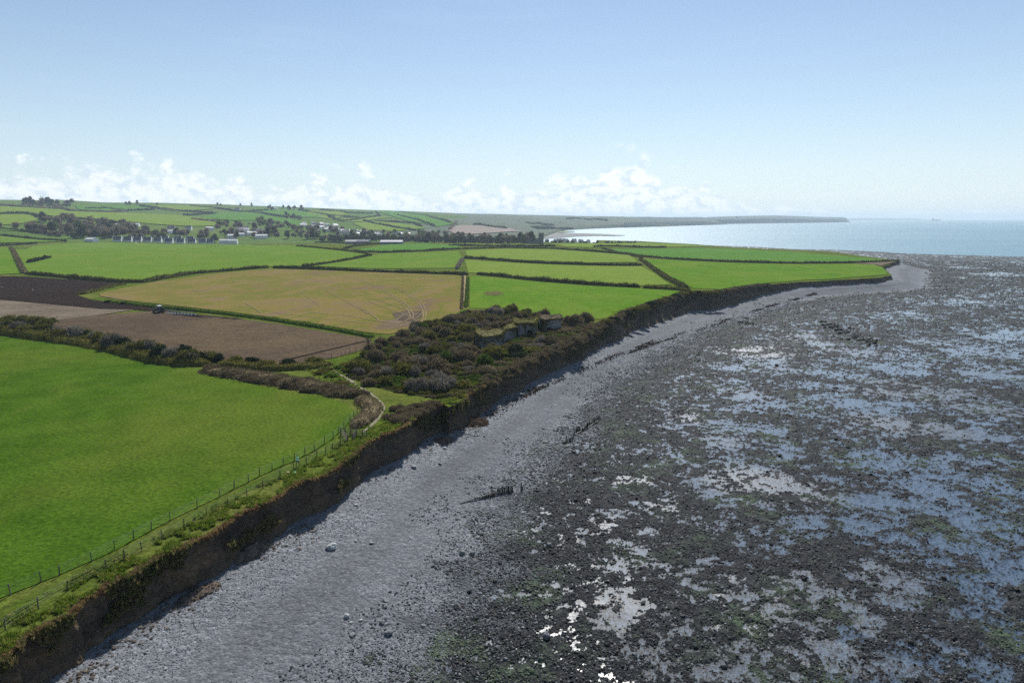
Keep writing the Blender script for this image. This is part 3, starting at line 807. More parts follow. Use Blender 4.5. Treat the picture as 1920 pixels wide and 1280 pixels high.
M['trodden'] = grass_mat('trodden_grass', (0.040, 0.085, 0.006), (0.065, 0.115, 0.010), (0.16, 0.15, 0.05), 0.5, 3.0)
tag(strip('coast_path', [(690,803),(678,812),(655,824),(630,839),(590,858),(552,874),(510,893),(450,922),(390,952),(319,990),(215,1046),(120,1094),(0,1150),(-60,1180)], 1.9, M['trodden'], 0.05, wob=0.3), kind='structure')
tag(strip('coast_path', [(612,680),(625,694),(640,704),(657,713),(668,722),(690,735),(705,745),(716,757),(719,765),(715,777),(705,790),(690,803),(676,813),(662,821)], 0.62, M['path'], 0.08, wob=0.7), kind='structure')
tag(strip('farm_track', [(262,452),(254,456),(246,461),(243,464),(250,465)], 4.0, M['path'], 0.4), kind='structure')
tag(strip('field_lane', [(871,516),(870,530),(869,550),(868,578)], 2.0, M['track_pale'], 0.09), kind='structure')
tag(strip('furrow', [(527,678),(570,668),(620,656),(683,641)], 1.1, M['soil_dark'], 0.24), kind='structure')
# tyre tracks in the stubble
stub = bpy.data.objects['stubble_field']
TRK = [[(655,520),(700,536),(735,556),(755,570),(770,590),(768,600)],[(660,520),(706,536),(741,556),(762,571),(776,590),(774,600)],[(735,540),(765,552),(785,568),(795,585),(792,605)],
 [(741,540),(771,552),(791,568),(800,585),(797,605)],[(700,560),(735,573),(765,582),(782,592)],[(690,566),(730,580),(760,590),(775,600)],[(720,556),(750,566),(772,578)],
 [(735,598),(760,588),(790,582)],[(735,617),(770,608),(795,596)],[(640,590),(690,600),(735,606),(770,607)],[(520,588),(580,595),(650,603),(720,610)],
 [(540,580),(600,588),(660,594)],[(560,545),(580,560),(600,575)],[(610,545),(640,560),(665,575),(690,590)],[(670,575),(700,592),(715,606)],[(790,545),(770,556),(760,562)],[(800,535),(780,548),(770,553)],
 [(460,570),(480,580),(490,588)],[(480,519),(560,524),(640,522),(700,526)],[(430,528),(500,530),(580,530)],[(742,602),(752,594),(770,587)],[(758,605),(768,597),(784,588)],[(775,603),(783,596),(794,586)]]
for t in TRK: strip('tyre_track', t, 0.36, M['track_pale'], 0.35, stub, 0.35)
M['worn'] = grass_mat('worn_turf', (0.075, 0.085, 0.022), (0.135, 0.125, 0.055), (0.17, 0.13, 0.075), 0.7, 3.0)
M['soil_wet'] = soil_mat('soil_wet', (0.055, 0.040, 0.034), (0.11, 0.085, 0.065), (0.20, 0.16, 0.11), 0.3, 0.3, 1.0)
o = cdt_sheet('bare_patch', land_line([(735,588),(760,584),(790,585),(792,595),(775,603),(745,602)]), 0.02, 0.07, M['soil_wet'], 0.8); o.parent = stub
o = cdt_sheet('bare_patch', land_line([(926 + (17 + 4 * math.sin(k * 2.3)) * math.cos(k * .3142), 551 + (4.2 + 1.1 * math.sin(k * 1.7)) * math.sin(k * .3142)) for k in range(20)]), 0.02, 0.07, M['worn'], 0.8); tag(o, kind='structure')

# ------------------------------------------------------------------ vegetation
def veg_mat(name, dark, light, rough=0.7, trans=0.25, scale=0.5):
    m, nt, b, out = mat(name)
    v = nt.attr('v').outputs['Fac']; p = nt.pos()
    oi = nt.n.new('ShaderNodeObjectInfo')
    n = nt.noise(p, scale, 3, 0.6)
    f = nt.math('ADD', nt.math('MULTIPLY', v, 0.55), nt.math('ADD', nt.math('MULTIPLY', n, 0.45), nt.math('MULTIPLY', nt.math('SUBTRACT', oi.outputs['Random'], 0.5), 0.35)))
    c = nt.mix(nt.mapr(f, 0.15, 0.85, 0, 1, False), dark, light)
    setin(nt, b, base=c, rough=0.9, spec=0.03)
    tl = nt.n.new('ShaderNodeBsdfTranslucent'); nt.l.new(c, tl.inputs[0])
    mx = nt.n.new('ShaderNodeMixShader'); mx.inputs[0].default_value = trans
    nt.l.new(b.outputs[0], mx.inputs[1]); nt.l.new(tl.outputs[0], mx.inputs[2]); nt.l.new(mx.outputs[0], out.inputs[0])
    return m
M['v_bare'] = veg_mat('bare_twigs', (0.088, 0.070, 0.040), (0.250, 0.198, 0.115))
M['v_grey'] = veg_mat('grey_twigs', (0.10, 0.088, 0.070), (0.28, 0.25, 0.20))
M['v_olive'] = veg_mat('olive_leaves', (0.066, 0.066, 0.014), (0.200, 0.185, 0.042))
M['v_green'] = veg_mat('green_leaves', (0.048, 0.090, 0.010), (0.140, 0.210, 0.026))
M['v_hedge'] = veg_mat('hedge_leaves', (0.045, 0.052, 0.014), (0.130, 0.132, 0.036))
M['v_dark'] = veg_mat('dark_leaves', (0.012, 0.020, 0.010), (0.035, 0.050, 0.022))
M['v_straw'] = veg_mat('dead_grass', (0.13, 0.085, 0.035), (0.30, 0.215, 0.09))
M['v_far_bare'] = veg_mat('far_bare_crowns', (0.10, 0.082, 0.060), (0.23, 0.19, 0.135), 0.8, 0.5, 0.06)
M['v_far_green'] = veg_mat('far_green_crowns', (0.055, 0.080, 0.014), (0.150, 0.185, 0.036), 0.8, 0.5, 0.06)
M['v_far_dark'] = veg_mat('far_dark_crowns', (0.022, 0.030, 0.014), (0.058, 0.072, 0.032), 0.8, 0.5, 0.06)
M['bark'] = plain('bark', (0.07, 0.055, 0.042), 0.9, 0.35, 2.0)

def leaf_faces(C, size, up=0.0, elong=1.0, rng=RNG):
    """four-cornered leaves / twig sprays round the points C; up = how far they stand on end"""
    n = len(C); C = np.asarray(C)
    a = rng.normal(size=(n, 3)); a[:, 2] += up * 2.0
    a /= np.linalg.norm(a, axis=1)[:, None] + 1e-9
    b = np.cross(a, rng.normal(size=(n, 3))); b /= np.linalg.norm(b, axis=1)[:, None] + 1e-9
    s = (np.asarray(size) * (0.6 + 0.8 * rng.random(n)))[:, None]
    a = a * s * elong; b = b * s / elong
    V = np.stack([C - a * 0.5, C + b * 0.45, C + a * 0.62, C - b * 0.5], 1).reshape(-1, 3)
    F_ = np.arange(4 * n).reshape(n, 4)
    return V, F_

def join_parts(name, parts, mats, parent=None, link=True):
    """parts: (V, F, material index) -> one mesh, with a random 'v' per face"""
    VV, FF, MI = [], [], []; o = 0
    for V, F_, mi in parts:
        VV.append(np.asarray(V, float)); FF += [tuple(int(i) + o for i in f) for f in F_]; MI += [mi] * len(F_); o += len(V)
    me = bpy.data.meshes.new(name); me.from_pydata(np.concatenate(VV).tolist(), [], FF)
    for m in mats: me.materials.append(m)
    me.polygons.foreach_set('material_index', MI)
    fattr(me, 'v', RNG.random(len(FF)), 'FACE'); me.update()
    ob = bpy.data.objects.new(name, me)
    if link: COL.objects.link(ob)
    if parent: ob.parent = parent
    return ob

def hedge(label, px, width, height, mk, leaf=None, dens=1.0, name='hedge', group='hedges between the fields', cat='hedge', world=None, up=0.3, elong=1.3):
    L = world or land_line(px)
    rm = np.mean([math.hypot(*p) for p in L]); px_m = rm / 683.0
    leaf = leaf or max(0.28, px_m * 0.9)
    step = max(0.8, width * 0.4, px_m)
    P = np.array(resample(L, step)); n = len(P)
    if n < 4: P = np.array(resample(L, step / 3)); n = len(P)
    T = np.gradient(P, axis=0); T /= np.linalg.norm(T, axis=1)[:, None] + 1e-9
    N = np.column_stack([-T[:, 1], T[:, 0]])
    s = np.concatenate([[0], np.cumsum(np.hypot(*np.diff(P, axis=0).T))])
    sd = int(abs(P[0, 0] * 3 + P[0, 1]) * 5) % 991
    hh = height * (0.45 + 0.62 * fbm(s / (4 + width), s * 0 + 1, 3, sd) + 0.55 * fbm(s / 22.0, s * 0 + 9, 3, sd + 3)); ww = width * (0.72 + 0.55 * fbm(s / (3 + width), s * 0 + 5, 3, sd + 5))
    end = np.minimum(np.minimum(s, s[-1] - s) / (1.2 + 0.4 * width), 1.0) ** 0.5 * 0.75 + 0.25
    hh = hh * end; ww = ww * end
    Z = zt(P[:, 0], P[:, 1])
    prof = [(-1, -0.05), (-0.92, 0.45), (-0.6, 0.85), (0, 1.0), (0.6, 0.85), (0.92, 0.45), (1, -0.05)]
    V = []; F_ = []
    core = 0.86
    for i in range(n):
        for u, h in prof:
            q = P[i] + N[i] * u * ww[i] / 2 * core; V.append((q[0], q[1], Z[i] + h * hh[i] * core))
    k = len(prof)
    for i in range(n - 1):
        for j in range(k - 1):
            a = i * k + j; F_.append((a, a + 1, a + k + 1, a + k))
    F_.append(tuple(range(k))); F_.append(tuple(range((n - 1) * k + k - 1, (n - 1) * k - 1, -1)))
    V = np.array(V); V += RNG.normal(size=V.shape) * 0.06 * min(width, height)
    cnt = int(min(14000, dens * s[-1] * (width + 2 * height) / (leaf * leaf) * 0.9))
    q = RNG.random(cnt) * s[-1]
    cx = np.interp(q, s, P[:, 0]); cy = np.interp(q, s, P[:, 1]); nx = np.interp(q, s, N[:, 0]); ny = np.interp(q, s, N[:, 1])
    zz = np.interp(q, s, Z); h2 = np.interp(q, s, hh); w2 = np.interp(q, s, ww)
    th = RNG.random(cnt) * math.pi; rad = 0.84 + 0.30 * RNG.random(cnt) ** 1.5
    lump = 0.88 + 0.3 * vnoise(q / 1.7, th * 1.4, sd + 9)
    uu = np.cos(th) * rad * lump; hv = np.abs(np.sin(th)) ** 0.7 * rad * lump
    C = np.column_stack([cx + nx * uu * w2 / 2, cy + ny * uu * w2 / 2, zz + hv * h2])
    LV, LF = leaf_faces(C, leaf, up, elong)
    ob = join_parts(name, [(V, F_, 0), (LV, LF, 0)], [M[mk]])
    return tag(ob, label, cat, group)

HEDGES = [
 ('tall overgrown hedge with bushy top along the far side of the near green field', [(-80,618),(0,626),(60,633),(110,640),(150,645),(200,654),(240,665),(285,676),(320,682),(350,685),(398,684)],5.0,2.1,'v_olive'),
 ('low grey brown hedge bank beside the end of the near green field', [(378,695),(430,701),(490,710),(550,720),(610,730),(660,744)],7.0,1.25,'v_bare'),
 ('low bushy hedge bank between tilled field and brown hedge by the thicket', [(405,686),(450,690),(520,694),(580,690),(625,684)],3.2,1.5,'v_olive'),
 ('brown scrub strip curving past the path beside the near field corner', [(670,750),(690,758),(698,768),(692,782),(676,795),(662,804)],3.6,1.1,'v_bare'),
 ('long dark hedge below the large domed green field at left', [(48,514),(100,519),(150,524),(230,530),(270,530),(320,521),(360,514),(430,508),(504,502)],2.6,2.6,'v_hedge'),
 ('straight dark hedge along the top of the stubble field', [(512,503),(560,504),(640,507),(700,510),(790,513),(860,516),(878,516)],2.6,2.6,'v_hedge'),
 ('hedge slanting up from the stubble field corner to the farm barns', [(566,501),(600,497),(640,491),(670,485),(697,479)],2.6,2.6,'v_hedge'),
 ('thin far hedge running down from the cattle field to the hedge junction', [(556,462.5),(600,466),(640,470.5),(690,477)],2.6,2.4,'v_hedge'),
 ('long far hedge curving below the church fields', [(655,471.5),(720,474),(800,471),(865,467),(950,465),(1030,466),(1100,471),(1180,478),(1205,484)],2.8,2.6,'v_hedge'),
 ('short hedge stub at the left end of the middle strip field', [(857,505),(862,495),(868,487)],2.6,2.4,'v_grey'),
 ('dark hedge along the upper edge of the middle strip field', [(870,484.5),(920,487.5),(960,491),(1020,494.5),(1100,497),(1160,498.5),(1205,498)],2.8,2.6,'v_hedge'),
 ('dark hedge along the top of the bright green field beyond the limekilns', [(894,515),(940,519),(1000,526),(1060,531),(1100,534),(1160,538),(1200,540)],2.6,2.6,'v_hedge'),
 ('low broken hedge continuing towards the cliff beyond the bright field', [(1205,541),(1240,543),(1270,544),(1296,547)],2.6,1.9,'v_olive'),
 ('hedge slanting down towards the cliff between pale and bright fields', [(1200,487),(1215,498),(1232,511),(1250,523),(1270,534),(1290,543)],3.0,2.6,'v_hedge'),
 ('long hedge reaching out to the point across the coastal fields', [(1186,480),(1250,485.5),(1350,491),(1430,493.5),(1500,494.5),(1600,493.5),(1686,491)],2.8,2.4,'v_hedge'),
 ('upright hedge along the left edge of the large domed field', [(46,513),(40,502),(33,489),(26,474),(20,465)],3.2,2.6,'v_bare'),
 ('short isolated hedge remnant inside the domed field', [(52,494),(70,490),(94,484)],3.0,2.4,'v_dark'),
 ('low green hedge bank between stubble and tilled fields', [(200,567),(250,572),(330,580),(430,590),(500,599),(560,608),(640,621),(700,633)],2.6,1.0,'v_green'),
 ('low green bank at the point of the ploughed field', [(142,553),(160,551),(185,545),(210,538),(236,533)],2.4,1.2,'v_olive'),
 ('narrow hedge bank beside the lane right of the stubble field', [(873,577),(875,560),(876,540),(877,522)],1.6,0.9,'v_green'),
 ('narrow dark bank along the right edge of the stubble field', [(865,580),(866,560),(867,540),(868,519)],1.2,0.7,'v_bare'),
 ('dark far hedge at left below the wooded slope', [(-40,427),(0,429.5),(40,434),(80,438),(112,442)],4,3,'v_far_dark'),
 ('lower dark far hedge at left edge beneath the strip of pasture', [(-40,440),(0,443),(40,447),(80,451),(125,453)],4,3,'v_far_dark'),
 ('hedge at left edge above the corner field', [(-40,462),(0,461),(30,459.5),(70,457)],3,2.4,'v_far_dark'),
 ('short dark hedge near the coast before the church houses', [(1112,463.5),(1160,463),(1250,464.5)],2.6,2.2,'v_far_dark'),
 ('zigzag hedge below the church in the coastal fields', [(1128,467),(1145,471),(1160,475),(1186,480)],2.6,2.2,'v_hedge'),
 ('far hedge before the church', [(840,461),(900,461.5),(960,462),(1042,462)],2.6,2.2,'v_far_dark'),
 ('hedge with bushes leading to the long barn', [(640,470),(660,463),(690,460),(720,457)],3,2.8,'v_hedge'),
 ('dark hedge in front of the tree belt beside the barns', [(590,455),(630,455.5),(660,457),(700,458.5)],3,2.2,'v_far_dark'),
]
for lb, p, w, h, mk in HEDGES: hedge(lb, p, w * (0.85 if mk == 'v_hedge' else 1), h * (0.80 if mk == 'v_hedge' else 1), mk)

HILLH = [
 ('top far hedge beneath the wooded hilltop', [(0,385),(40,388),(75,391),(105,393)]),('hedge curving round the pale corner field on the left slope', [(0,402),(45,401),(62,404),(68,407),(90,408)]),
 ('long wooded hedge line across the upper left slope', [(100,384),(112,391),(130,396),(160,398),(200,399),(240,396.5)]),('thin hedge across the middle of the left slope', [(160,392),(200,391.5),(235,395.5),(290,393.5)]),
 ('hedge dropping from the ridge at the left slope', [(262,386.5),(300,392),(335,396),(370,398),(400,399.5)]),('hedge from the ridge to the white farmhouse', [(355,386.5),(400,390.5),(440,396),(500,402.5),(535,408)]),
 ('hedge joining the slope hedge from the left', [(345,405.5),(380,401.5),(408,401.5)]),('thin hedge above the village woods', [(360,411.5),(395,415.5),(420,421)]),
 ('hedge slanting down the slope right of the farmhouse', [(560,394.5),(580,398),(615,404),(620,410)]),('hedge on the upper slope beside the ridge plantation', [(465,396.5),(505,395.5)]),
 ('hedge with bend on the middle slope above white houses', [(600,402),(625,406),(627,412),(640,415)]),('curving hedge above the pale slope fields', [(640,415.5),(680,410.5),(712,406.5),(705,399)]),
 ('short hedge between upper slope fields', [(622,404.5),(660,408),(680,410.5)]),('upper short hedge below the ridge', [(600,394),(650,399.5),(700,401)]),
 ('lower hedge on the pale slope above the row of white houses', [(682,414),(700,420),(740,427.5),(780,433)]),('scrubby line across the steep coastal slope', [(700,416),(740,416.5),(775,419),(790,426)]),
 ('long hedge running down the steep slope', [(745,403.5),(785,414),(815,425)]),('second long hedge running down the steep slope', [(750,397.5),(800,405),(830,414),(845,419)]),
 ('wooded gully below the brown hillside field', [(843,432),(848,424),(856,417)]),('dark hedge above the wood at left', [(110,410.5),(150,411),(190,415),(230,420),(245,422)]),
]
for lb, p in HILLH: hedge(lb, p, 8.0, 4.5, 'v_far_dark' if 'wood' not in lb else 'v_far_bare', name='hedge', group='hedges on the far hillsides')

for lb, p, w, h in (('dark leafy patch as shade on the coastal slope above the bay', [(985,417),(1010,420),(1040,423)], 40, 6), ('gorse covered gully on the brown coastal slope', [(890,421),(915,425),(950,429)], 30, 5), ('dark leafy patch as shade on the upper edge of the coastal slope', [(1060,411),(1100,412),(1140,414)], 50, 6), ('dark leafy patch as shade at the foot of the coastal slope by the bay', [(1000,427),(1040,429),(1075,430)], 36, 6)):
    hedge(lb, p, w, h, 'v_far_dark', name='scrub_shade_patch', group='scrub patches on the far coastal slope', cat='scrub')  # all but the gorse gully are dark patches standing in for slope shade

# shrubs ----------------------------------------------------------------
def shrub_mesh(name, mk, seed, nl=1500, leaf=0.30, up=0.3, elong=1.4, lobes=6, twig=False):
    rng = np.random.default_rng(seed)
    parts = []; C = []; cv = []
    for k in range(lobes):
        a = rng.random() * 6.28; d = 0.72 * math.sqrt(rng.random()) if k else 0
        rad = 0.34 + 0.34 * rng.random(); cz = 0.30 + 0.40 * rng.random() * (1 - 0.5 * d)
        c = np.array([math.cos(a) * d, math.sin(a) * d, cz])
        m = nl // lobes
        v = rng.normal(size=(m, 3)); v /= np.linalg.norm(v, axis=1)[:, None]
        v[:, 2] = np.abs(v[:, 2]) * 1.0 - 0.25 * (rng.random(m) < 0.3)
        rr = rad * (0.70 + 0.34 * rng.random(m) + 0.45 * rng.random(m) ** 6)
        lump = 0.82 + 0.4 * vnoise(v[:, 0] * 3 + k * 7, v[:, 1] * 3 + v[:, 2] * 4, seed)
        C.append(c + v * (rr * lump)[:, None] * np.array([1, 1, 0.85]))
    C = np.concatenate(C); C[:, 2] = np.maximum(C[:, 2], 0.02)
    LV, LF = leaf_faces(C, leaf, up, elong, rng)
    # dark inner body
    U = 10; W = 5; V = []; F_ = []
    for j in range(W + 1):
        ph = j / W * math.pi / 2
        for i in range(U):
            t = i / U * 2 * math.pi; q = 0.62 * math.cos(ph) * (0.85 + 0.3 * rng.random())
            V.append((math.cos(t) * q, math.sin(t) * q, 0.55 * math.sin(ph) * (0.9 + 0.2 * rng.random()) - 0.1))
    for j in range(W):
        for i in range(U):
            F_.append((j * U + i, j * U + (i + 1) % U, (j + 1) * U + (i + 1) % U, (j + 1) * U + i))
    ob = join_parts(name, [(np.array(V), F_, 0), (LV, LF, 0)], [M[mk]], link=False)
    return ob.data
SHRUB = {
 'bare': [shrub_mesh('shrub', 'v_bare', 10 + i, 2400, 0.18, 0.8, 2.2, 9, True) for i in range(4)],
 'grey': [shrub_mesh('shrub', 'v_grey', 20 + i, 2400, 0.17, 0.8, 2.2, 9, True) for i in range(2)],
 'olive': [shrub_mesh('shrub', 'v_olive', 30 + i, 2400, 0.17, 0.3, 1.5, 10) for i in range(3)],
 'green': [shrub_mesh('shrub', 'v_green', 40 + i, 2400, 0.16, 0.3, 1.5, 10) for i in range(3)],
 'dark': [shrub_mesh('shrub', 'v_dark', 50 + i, 1600, 0.20, 0.2, 1.3, 6) for i in range(2)]}
SH_LABEL = {'bare': 'leafless brown shrub in the thicket round the limekilns', 'grey': 'pale grey twiggy shrub in the thicket round the limekilns',
            'olive': 'olive green bramble shrub in the thicket round the limekilns', 'green': 'bright green leafy shrub in the thicket round the limekilns',
            'dark': 'dark evergreen shrub in the thicket round the limekilns'}
def put_shrub(kind, x, y, rad, h, label=None, group=None, name='shrub', dz=0.0):
    me = random.choice(SHRUB[kind]); o = bpy.data.objects.new(name, me); COL.objects.link(o)
    o.location = (x, y, zt1(x, y) - 0.1 + dz); o.rotation_euler = (0, 0, random.random() * 6.28)
    o.scale = (rad, rad * (0.85 + 0.3 * random.random()), h)
    return tag(o, label or SH_LABEL[kind], 'shrub', group or ('%s shrubs in the thicket' % kind))

KILNS_PX = [[(890,645),(906,655),(940,650),(948,640),(968,634)], [(962,626),(972,631),(985,629),(1003,630),(1008,622)], [(1012,617),(1020,621),(1040,619.5),(1053,618)]]
KILN_DEEP = [11.0, 10.0, 10.0]
kilns_w = []
for pl, dd in zip(KILNS_PX, KILN_DEEP):
    fr = land_line(pl); bk = [(x + dd * 0.02, y + dd) for x, y in reversed(fr)]
    kilns_w.append((fr, fr + bk))

def scatter_shrubs():
    xs = [p[0] for p in scrub_w]; ys = [p[1] for p in scrub_w]; got = []
    tries = 0
    while len(got) < 245 and tries < 30000:
        tries += 1
        x = random.uniform(min(xs), max(xs)); y = random.uniform(min(ys), max(ys))
        if not inpoly(np.array([x]), np.array([y]), scrub_w)[0]: continue
        if any(-8.0 < y - np.interp(x, [p[0] for p in kw[0]], [p[1] for p in kw[0]]) < 2 and kw[0][0][0] - 1 < x < kw[0][-1][0] + 1 for kw in kilns_w): continue
        rad = random.choice([random.uniform(0.9, 1.6), random.uniform(1.4, 2.6)])
        if any(inpoly(np.array([x + a]), np.array([y + b]), kw[1])[0] for kw in kilns_w for a, b in ((0, 0), (0, 1.5), (1.2, 0), (-1.2, 0))): continue
        if polydist(np.array([x]), np.array([y]), edge)[0][0] < 0.8: continue
        if any((x - a) ** 2 + (y - b) ** 2 < (0.60 * (rad + c)) ** 2 for a, b, c in got): continue
        got.append((x, y, rad))
        g = float(fbm(np.array([x / 14.0]), np.array([y / 14.0]), 3, 88)[0]); d = polydist(np.array([x]), np.array([y]), edge)[0][0]
        infront = any(abs(x - np.mean([p[0] for p in kw[0]])) < 12 and -10 < y - np.mean([p[1] for p in kw[0]]) < 3 for kw in kilns_w)
        g += random.uniform(-0.07, 0.07)
        kind = 'bare' if g < 0.53 else 'olive' if g < 0.63 else 'green' if g < 0.68 else 'dark'
        if kind == 'bare' and random.random() < 0.15: kind = 'grey'
        h = rad * random.uniform(0.9, 1.35)
        if infront: h *= 0.42
        elif d < 6: h *= 0.6
        ky = np.mean([p[1] for p in kilns_w[0][0]]); kx = np.mean([p[0] for p in kilns_w[0][0]])
        where = ('on the cliff rim seaward of the limekilns' if d < 9 else 'behind the limekilns along the bright field' if y > ky + 10 else 'just in front of the limekilns' if y > ky - 12 and x > kx - 9
                 else 'left of the limekilns by the stubble field' if y > ky - 12 else 'in the middle of the thicket' if y > ky - 38 else 'at the near end of the thicket beside the path')
        kl = {'bare': 'leafless brown shrub', 'grey': 'pale grey twiggy shrub', 'olive': 'olive green bramble shrub', 'green': 'bright green leafy shrub', 'dark': 'dark evergreen shrub'}[kind]
        size = 'large ' if rad > 2.0 else 'small ' if rad < 1.3 else ''
        put_shrub(kind, x, y, rad, h, size + kl + ' ' + where, size + kl + 's ' + where)
scatter_shrubs()
# shrubs that stand apart from the thicket
def px_shrub(kind, px, py, rad, h, label, group):
    x, y, z = on_land(px, py); return put_shrub(kind, x, y, rad, h, label, group, 'bank_bush' if 'bank' in label else 'hedge_bush' if 'hedge' in label or 'clump' in label else 'shrub')
for i, (a, b) in enumerate([(742,792),(756,786),(770,782),(784,775),(800,768),(752,776),(768,770),(782,765),(736,783),(797,762),(812,760),(745,768)]):
    px_shrub('bare', a, b, 1.5, 0.9, 'low brown shrub on the cliff top knoll by the path', 'low shrubs on the cliff top knoll')
for i, (a, b) in enumerate([(1180,590),(1194,584),(1207,579),(1222,573),(1238,567),(1252,562),(1266,557),(1280,553),(1295,552),(1310,551),(1322,551),(1335,551),(1150,602),(1138,607),(1345,550)]):
    px_shrub('olive' if i % 3 else 'dark', a, b, 2.2, 1.7, 'dark shrub on the rim of the cliff beyond the limekilns', 'shrubs on the far cliff rim')
for i, (a, b) in enumerate([(412,676),(440,683),(470,686),(500,690),(545,688),(590,684),(330,668),(350,674),(378,680),(300,660)]):
    px_shrub('olive' if i % 2 else 'dark', a, b, 1.8, 2.0, 'rounded bush along the hedge at the foot of the tilled field', 'bushes along the tilled field hedge')
for i, (a, b) in enumerate([(612,694),(620,706),(600,700),(635,690),(648,684),(578,712),(640,720),(655,730),(590,722),(560,716),(530,708),(500,704)]):
    px_shrub('green' if i % 2 else 'olive', a, b, 1.5, 0.8, 'low bramble clump on the green bank beside the path', 'bramble clumps beside the path')
for i in range(26):
    q = i / 25.0; a = 385 + 290 * q + random.uniform(-6, 6); b = 697 + 50 * q + random.uniform(-6, 5)
    px_shrub('bare', a, b, random.uniform(1.1, 1.9), random.uniform(0.9, 1.5), 'low brown bush in the scrubby bank beside the near green field', 'low brown bushes in the scrubby bank')
for i, (a, b) in enumerate([(0,608),(25,606),(48,606),(70,607),(90,611),(8,614)]):
    px_shrub('olive', a, b, 2.4, 2.6, 'big olive bush at the left end of the tall hedge', 'bushes at the left end of the tall hedge')
for i in range(46):
    q = i / 45.0; a = -10 + 405 * q + random.uniform(-5, 5); b = float(np.interp(a, [-10,60,100,150,200,240,285,320,350,398], [624,632,637,642,651,662,673,680,683,683])) - random.uniform(0, 7)
    px_shrub(['olive', 'grey', 'olive', 'dark'][i % 4], a, b, random.uniform(1.3, 2.8), random.uniform(2.0, 3.9), ['olive green', 'pale grey', 'olive green', 'dark'][i % 4] + ' bush growing out of the tall hedge by the tilled field', ['olive', 'grey', 'olive', 'dark'][i % 4] + ' bushes in the tall hedge')
for i, (a, b) in enumerate([(205,568),(222,569),(232,571)]):
    px_shrub('dark', a, b, 1.8, 1.2, 'dark bush on the bank left of the tractor', 'bushes on the bank left of the tractor')
# bare tree at the corner of the thicket
def bare_tree():
    x, y, z = on_land(690, 652)
    t = empty('tree', (x, y, z), 0, 'leafless tree at the thicket corner beside the tilled field', 'tree')
    rng = np.random.default_rng(3); V = []; F_ = []
    def limb(p, d, L, r, lev):
        q = p + d * L
        s = np.cross(d, [0.3, 0.5, 0.8]); s /= np.linalg.norm(s); u = np.cross(d, s); o = len(V)
        for c, rr in ((p, r), (q, r * 0.6)):
            for k in range(4): V.append(c + (s * math.cos(k * 1.571) + u * math.sin(k * 1.571)) * rr)
        for k in range(4): F_.append((o + k, o + (k + 1) % 4, o + 4 + (k + 1) % 4, o + 4 + k))
        if lev < 5:
            for _ in range(3 if lev else 5):
                e = d + rng.normal(size=3) * 0.5; e[2] = abs(e[2]) * 0.8 + 0.12; e /= np.linalg.norm(e)
                limb(p + d * L * (0.6 + 0.4 * rng.random()), e, L * (0.62 + 0.2 * rng.random()), max(0.016, r * 0.55), lev + 1)
    limb(np.zeros(3), np.array([0, 0, 1.0]), 1.3, 0.16, 0)
    V0, F0 = V[:8], F_[:4]
    mesh_obj('trunk', V0, F0, M['bark'], t); V1 = V
    mesh_obj('crown', V1, F_[4:], M['bark'], t)
bare_tree()

# trees far off ------------------------------------------------------------
def tree_proto(name, mk, seed, h, w, shape, nl=520):
    rng = np.random.default_rng(seed)
    lobes = []
    for k in range(11 if shape != 'pine' else 9):
        a = rng.random() * 6.28; f = rng.random()
        cz = h * (0.42 + 0.42 * f) if shape != 'pine' else h * (0.30 + 0.6 * f)
        d = w * 0.30 * (1 - 0.6 * abs(f - 0.4)) * rng.random() ** 0.5 if shape != 'pine' else w * 0.25 * (1 - f)
        lobes.append((np.array([math.cos(a) * d, math.sin(a) * d, cz]), w * (0.22 + 0.12 * rng.random())))
    C = []
    for c, r_ in lobes:
        m = nl // len(lobes); v = rng.normal(size=(m, 3)); v /= np.linalg.norm(v, axis=1)[:, None]
        C.append(c + v * (r_ * (0.55 + 0.55 * rng.random(m)))[:, None] * np.array([1, 1, 1.0 if shape != 'pine' else 0.8]))
    C = np.concatenate(C); C[:, 2] = np.maximum(C[:, 2], h * 0.14)
    LV, LF = leaf_faces(C, w * 0.13, 0.2, 1.15, rng)
    crown = join_parts('crown', [(LV, LF, 0)], [M[mk]], link=False).data
    V = []; F_ = []
    for j, (zz, rr) in enumerate(((0, w * 0.04), (h * 0.3, w * 0.03), (h * 0.62, w * 0.012))):
        for k in range(6): V.append((math.cos(k * 1.047) * rr, math.sin(k * 1.047) * rr, zz))
    for j in range(2):
        for k in range(6): F_.append((j * 6 + k, j * 6 + (k + 1) % 6, j * 6 + 6 + (k + 1) % 6, j * 6 + 6 + k))
    for c, r_ in lobes[:5]:
        o = len(V); b = np.array([0, 0, h * 0.28]); d = c - b
        for q, rr in ((b, w * 0.018), (c, w * 0.006)):
            for k in range(3): V.append(tuple(q + np.array([math.cos(k * 2.09) * rr, math.sin(k * 2.09) * rr, 0])))
        for k in range(3): F_.append((o + k, o + (k + 1) % 3, o + 3 + (k + 1) % 3, o + 3 + k))
    tr = bpy.data.meshes.new('trunk'); tr.from_pydata(V, [], F_); tr.materials.append(M['bark'])
    return tr, crown
TREES = {'bare': [tree_proto('tree', 'v_far_bare', 60 + i, 9.0, 9.0, 'round') for i in range(4)],
         'green': [tree_proto('tree', 'v_far_green', 70 + i, 8.0, 8.5, 'round') for i in range(3)],
         'dark': [tree_proto('tree', 'v_far_dark', 80 + i, 11.0, 9.0, 'pine') for i in range(3)]}
NTREE = [0]
